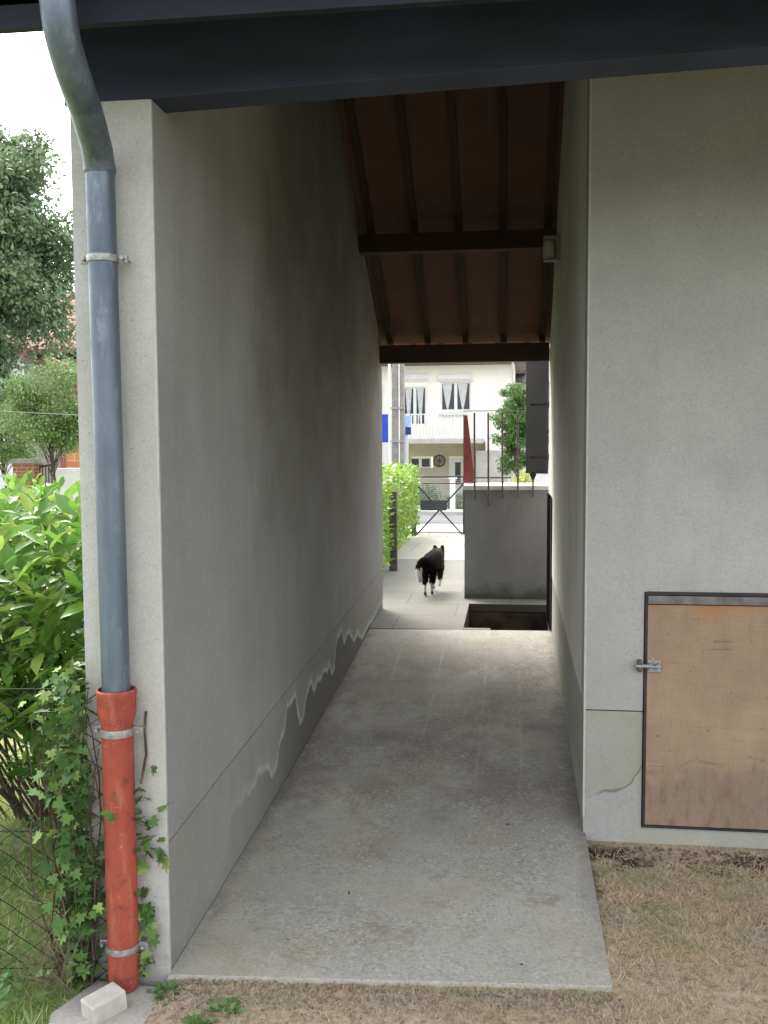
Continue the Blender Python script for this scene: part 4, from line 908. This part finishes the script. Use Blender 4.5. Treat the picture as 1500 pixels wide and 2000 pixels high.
# ---------------------------------------------------------------- grass
BLD = ([(-.028, 0, 0), (.028, 0, 0), (.022, .5, .05), (0, 1, .22), (-.022, .5, .05)], [(0, 1, 2), (0, 2, 4), (4, 2, 3)])
def grass(name, n, f, hmin, hmax, mat, flat, label, cat='grass'):
    A = f(n); n = len(A); D = np.c_[RNG.normal(0, flat, n), RNG.normal(0, flat, n), np.ones(n)]
    o = scatter(name, *BLD, A, D, rnd(n, hmin, hmax), mat, None, rnd(n, -3, 3)); tag(o, label, cat, kind='stuff'); return o
def zgv(y): return np.interp(y, [-50, 3.2, 4.4, 6.5, 8.1, 9.6, 18, 20, 33], [-.035, -.035, .035, .14, .27, .30, .12, .03, -.62])
def zx(x, y): return zgv(y)+(np.clip((x+1.244)/.144, 0, 1)*.032+np.clip((x+1.2)/1.5, 0, 1)*.040)*(np.interp(y, [3.4, 4.4], [1, 0]))
def fld(n):
    x = rnd(n, .32, 2.2); y = rnd(n, 2.55, 4.42); ok = (x > .355+.02*np.sin(y*13)+.015*np.sin(y*31)) | (y < 3.08)
    ok &= ~((y > 4.22+.04*np.sin(x*9)) & (RNG.uniform(0, 1, n) < .8))
    pn = np.sin(x*7.3+y*3)*np.sin(y*8.1-x*2)+.5*np.sin(x*19+1)*np.sin(y*17); ok &= (RNG.uniform(0, 1, n) < .62+.38*pn+.2)
    return np.c_[x, y, zx(x, y)-.006][ok]
grass('dry_grass', 150000, fld, .012, .042, M['drygrass'], 1.5, 'short dry brown grass in front of the plywood hatch')
def fld2(n):
    x = rnd(n, -1.35, .6); y = 3.185+.03*(x+1.2)/1.5-np.abs(RNG.normal(0, .2, n)); ok = (x > -1.0) | (RNG.uniform(0, 1, n) < .25)
    return np.c_[x, y, zx(x, y)-.006][ok]
grass('dry_grass', 26000, fld2, .012, .036, M['drygrass'], 1.4, 'thin dry grass along the front edge of the concrete')
def fld3(n):
    y = 2.4+rnd(n, 0, 1)**1.6*7; x = -1.5-rnd(n, 0, 1)*(y*.62+.1); return np.c_[x, y, zgv(y)-.01]
grass('lawn', 70000, fld3, .03, .085, M['grass'], .8, 'green unmown lawn behind the chain-link fence', 'lawn')
# broad weeds in the lawn, behind the mesh
n = 2600; y = 2.9+rnd(n, 0, 1)**1.5*3.5; x = -1.6-rnd(n, 0, 1)*(y*.5); cl_ = (np.sin(x*5+2)*np.sin(y*4) > -.1); x, y = x[cl_], y[cl_]; n = len(x)
A = np.c_[x, y, zgv(y)+rnd(n, .02, .10)]; D = RNG.normal(0, 1, (n, 3)); D[:, 2] = np.abs(D[:, 2])*.5
o = scatter('broad_weeds', *LEAF_OVAL, A, D, rnd(n, .03, .07), M['shrubleaf'], None, rnd(n, -.5, .5)); tag(o, 'broad-leaved weeds growing in the lawn behind the fence', 'weeds', kind='stuff')
# small weeds by the slab
for k, (x, y, r_) in enumerate(((-.93, 2.98, .05), (-1.0, 2.9, .04), (1.28, 4.0, .08), (-1.17, 3.1, .04), (1.55, 3.0, .05))):
    n = 46; d = RNG.normal(0, 1, (n, 3)); d[:, 2] = np.abs(d[:, 2])*.6; A = np.array([x, y, float(zx(np.array([x]), y)[0])])+d*r_*.4
    o = scatter('weed', *LEAF_OVAL, A, d, rnd(n, .02, .038), M['shrubleaf'], None, rnd(n, -.4, .4))
    tag(o, ('tiny green weed at the front edge of the concrete', 'tiny green weed on the soil beside the old footing', 'flat green weed tuft in dry grass before the hatch', 'small leafy weed at the pillar foot', 'green weed tuft in dry grass at the bottom right corner')[k], 'weed')
# dark holes of soil at the wall foot and crumbs
n = 420; A = np.c_[rnd(n, .36, 2.3), 4.40-np.abs(RNG.normal(0, .09, n)), np.full(n, .03)]; A[:, 2] = zx(A[:, 0], A[:, 1])+.002
o = scatter('soil_crumbs', [(-.5, 0, 0), (.4, -.3, 0), (.6, .5, .0), (-.2, .6, 0), (0, .2, .5)], [(0, 1, 4), (1, 2, 4), (2, 3, 4), (3, 0, 4)], A, np.c_[RNG.normal(0, 1, n), RNG.normal(0, 1, n), np.zeros(n)], rnd(n, .006, .02), plain('soil_dark', (.16, .12, .085), .95, .2, 30), None)
tag(o, 'dark soil crumbs along the foot of the front wall', 'soil', kind='stuff')
n = 1500; A = np.c_[rnd(n, -1.4, .4), 3.17-np.abs(RNG.normal(0, .09, n)), np.zeros(n)]; A[:, 2] = zx(A[:, 0], A[:, 1])+.002
o = scatter('gravel', [(-.5, 0, 0), (.4, -.3, 0), (.6, .5, .0), (-.2, .6, 0), (0, .2, .5)], [(0, 1, 4), (1, 2, 4), (2, 3, 4), (3, 0, 4)], A, np.c_[RNG.normal(0, 1, n), RNG.normal(0, 1, n), np.zeros(n)], rnd(n, .005, .016), plain('gravel_grey', (.34, .28, .21), .95, .3, 40), None)
tag(o, 'small stones and soil along the slab edge', 'gravel', kind='stuff')

# ---------------------------------------------------------------- dog
def dog():
    O = at(839, 1163, 9.75); O = Vector((O.x, O.y, .315)); root = empty('dog', O)
    pts = []; edg = []; rad = []
    def nd(p, r, parent=None, r2=None):
        pts.append(p); rad.append((r, r2 or r)); 
        if parent is not None: edg.append((parent, len(pts)-1))
        return len(pts)-1
    h = nd((0, 0, .352), .098); 
    m1 = nd((.018, .12, .35), .104, h); m2 = nd((.034, .22, .345), .112, m1); ch_ = nd((.050, .32, .34), .108, m2)
    nk_ = nd((.060, .40, .375), .082, ch_); hd_ = nd((.066, .48, .40), .066, nk_); mz = nd((.072, .56, .385), .036, hd_); nd((.076, .62, .375), .024, mz)
    for s_ in (-1, 1):
        e1 = nd((.066+s_*.040, .47, .44), .022, hd_); nd((.066+s_*.046, .465, .478), .009, e1)
    tb = nd((-.02, -.085, .385), .034, h); t1 = nd((-.062, -.13, .395), .036, tb); t2 = nd((-.098, -.155, .355), .040, t1); t3 = nd((-.104, -.165, .29), .042, t2); t4 = nd((-.096, -.165, .225), .030, t3); nd((-.088, -.165, .18), .010, t4)
    def leg(root_, P, rr):
        p = root_
        for q, r_ in zip(P, rr): p = nd(q, r_, p)
    leg(h, [(-.048, .0, .27), (-.052, .03, .19), (-.050, -.045, .115), (-.048, -.03, .05), (-.048, -.02, .018), (-.048, .02, .014)], [.062, .044, .020, .016, .019, .016])
    leg(h, [(.040, .01, .27), (.032, .05, .19), (.026, .01, .11), (.026, .03, .05), (.026, .045, .018), (.027, .085, .014)], [.062, .044, .022, .017, .019, .016])
    leg(ch_, [(.098, .32, .25), (.098, .29, .17), (.095, .34, .11), (.091, .30, .07), (.089, .275, .065)], [.045, .026, .019, .018, .014])
    leg(ch_, [(.012, .32, .25), (.01, .34, .15), (.01, .38, .07), (.01, .39, .018), (.01, .42, .014)], [.045, .026, .018, .019, .016])
    me = bpy.data.meshes.new('dog_cage'); me.from_pydata(pts, edg, []); me.update()
    o = bpy.data.objects.new('dog_cage', me); col.objects.link(o)
    sk = o.modifiers.new('skin', 'SKIN'); sk.use_smooth_shade = True
    for i, v in enumerate(me.skin_vertices[0].data): v.radius = rad[i]; v.use_root = (i == 0)
    ss_ = o.modifiers.new('sub', 'SUBSURF'); ss_.levels = 2; ss_.render_levels = 2
    dg = bpy.context.evaluated_depsgraph_get(); ev = o.evaluated_get(dg); nm = bpy.data.meshes.new_from_object(ev); bpy.data.objects.remove(o)
    n = len(nm.vertices); co = np.zeros(n*3, np.float32); nm.vertices.foreach_get('co', co); co = co.reshape(-1, 3)
    nr = np.zeros(n*3, np.float32); nm.vertices.foreach_get('normal', nr); nr = nr.reshape(-1, 3)
    def colour(c):
        k = np.tile([.008, .007, .007], (len(c), 1)); x, y, z = c[:, 0], c[:, 1], c[:, 2]
        jit = .012*np.sin(x*90+y*70+z*50)
        brown = (x > .04) & (y > .2); k[brown] = [.035, .022, .017]
        ear = (z > .47); k[ear] = [.02, .014, .012]
        white = ((y < -.13) & (z < .30+jit) & (x < -.07)) | ((z < .125+jit) & (z > .035) & (y > -.1)) | ((y > .26) & (z < .14+jit)) | ((y > .50) & (z < .39) & (np.abs(x-.094) < .012))
        k[white] = [.62, .60, .55]
        paw = (z < .04) & (y > -.1); k[paw] = [.10, .08, .065]
        return k
    def paint(mesh, c):
        a = mesh.attributes.new('tint', 'FLOAT_COLOR', 'POINT'); a.data.foreach_set('color', np.c_[c, np.ones(len(c))].astype(np.float32).ravel())
    m = N('dog_coat', .95, .04); at_ = m.n('ShaderNodeAttribute', attribute_name='tint'); m.out(m.mix(m.ramp(m.noise(60, 4), .4, .7, 0, .35), at_.outputs['Color'], (.014, .011, .010))); m.bump(m.noise(120, 3), .6, .01)
    paint(nm, colour(co)); nm.materials.clear(); nm.materials.append(m.m)
    b = bpy.data.objects.new('body', nm); col.objects.link(b); b.parent = root
    # fur tufts
    k = RNG.integers(0, n, 16000); ok = co[k][:, 2] > .05; k = k[ok]; A = co[k]-nr[k]*.003; thick = (co[k][:, 2] > .13)
    D = nr[k]*.55+np.array([0, -.35, -.75])+RNG.normal(0, .18, (len(k), 3)); L_ = np.where(thick, rnd(len(k), .014, .032), .008)
    tv = np.array([(-.11, 0, 0), (.11, 0, 0), (0, 1, 0)]); Rm = frames(D); V = np.einsum('nij,kj->nki', Rm, tv)*L_[:, None, None]+A[:, None, :]
    F = np.arange(len(k)*3).reshape(-1, 3); cc = np.repeat(colour(co[k]), 3, axis=0)
    root.scale = (.88, 1, .97)
    fo = npmesh('fur', V.reshape(-1, 3), F, m.m, root, cc)
    tag(root, 'black dog with white tail tip walking away down the passage', 'dog')
dog()
# small dead leaves lying on the concrete
for k, (px, py) in enumerate(((681, 1742), (986, 1611), (760, 1660), (1015, 1885), (560, 1835))):
    p = at(px, py, 4.0); d = (p-Vector((0, 0, H))).normalized(); t = (H-.04)/-d.z; q = Vector((0, 0, H))+d*t; z = zf(q.x, q.y); q = Vector((0, 0, H))+d*((H-z)/-d.z)
    a = random.uniform(0, 6); c, s_ = math.cos(a), math.sin(a); L_ = (.030, .026, .012, .016, .014)[k]
    V = [(0, 0, .002), (.35*L_, .18*L_, .006), (L_, 0, .003), (.4*L_, -.2*L_, .001), (.45*L_, 0, .0035)]
    m_ = MB(); m_.add([(q.x+c*v[0]-s_*v[1], q.y+s_*v[0]+c*v[1], z+v[2]) for v in V], [(0, 3, 4), (3, 2, 4), (2, 1, 4), (1, 0, 4)])
    tag(m_.build('dead_leaf', M['stem']), ('small curled dead leaf on the concrete left of centre', 'dead leaf on the concrete near the right wall corner', 'tiny dead leaf fragment in the middle of the concrete', 'tiny dead leaf fragment near the front edge of the concrete', 'tiny dead leaf fragment by the foot of the left wall')[k], 'leaf', 'dead leaves on the concrete')
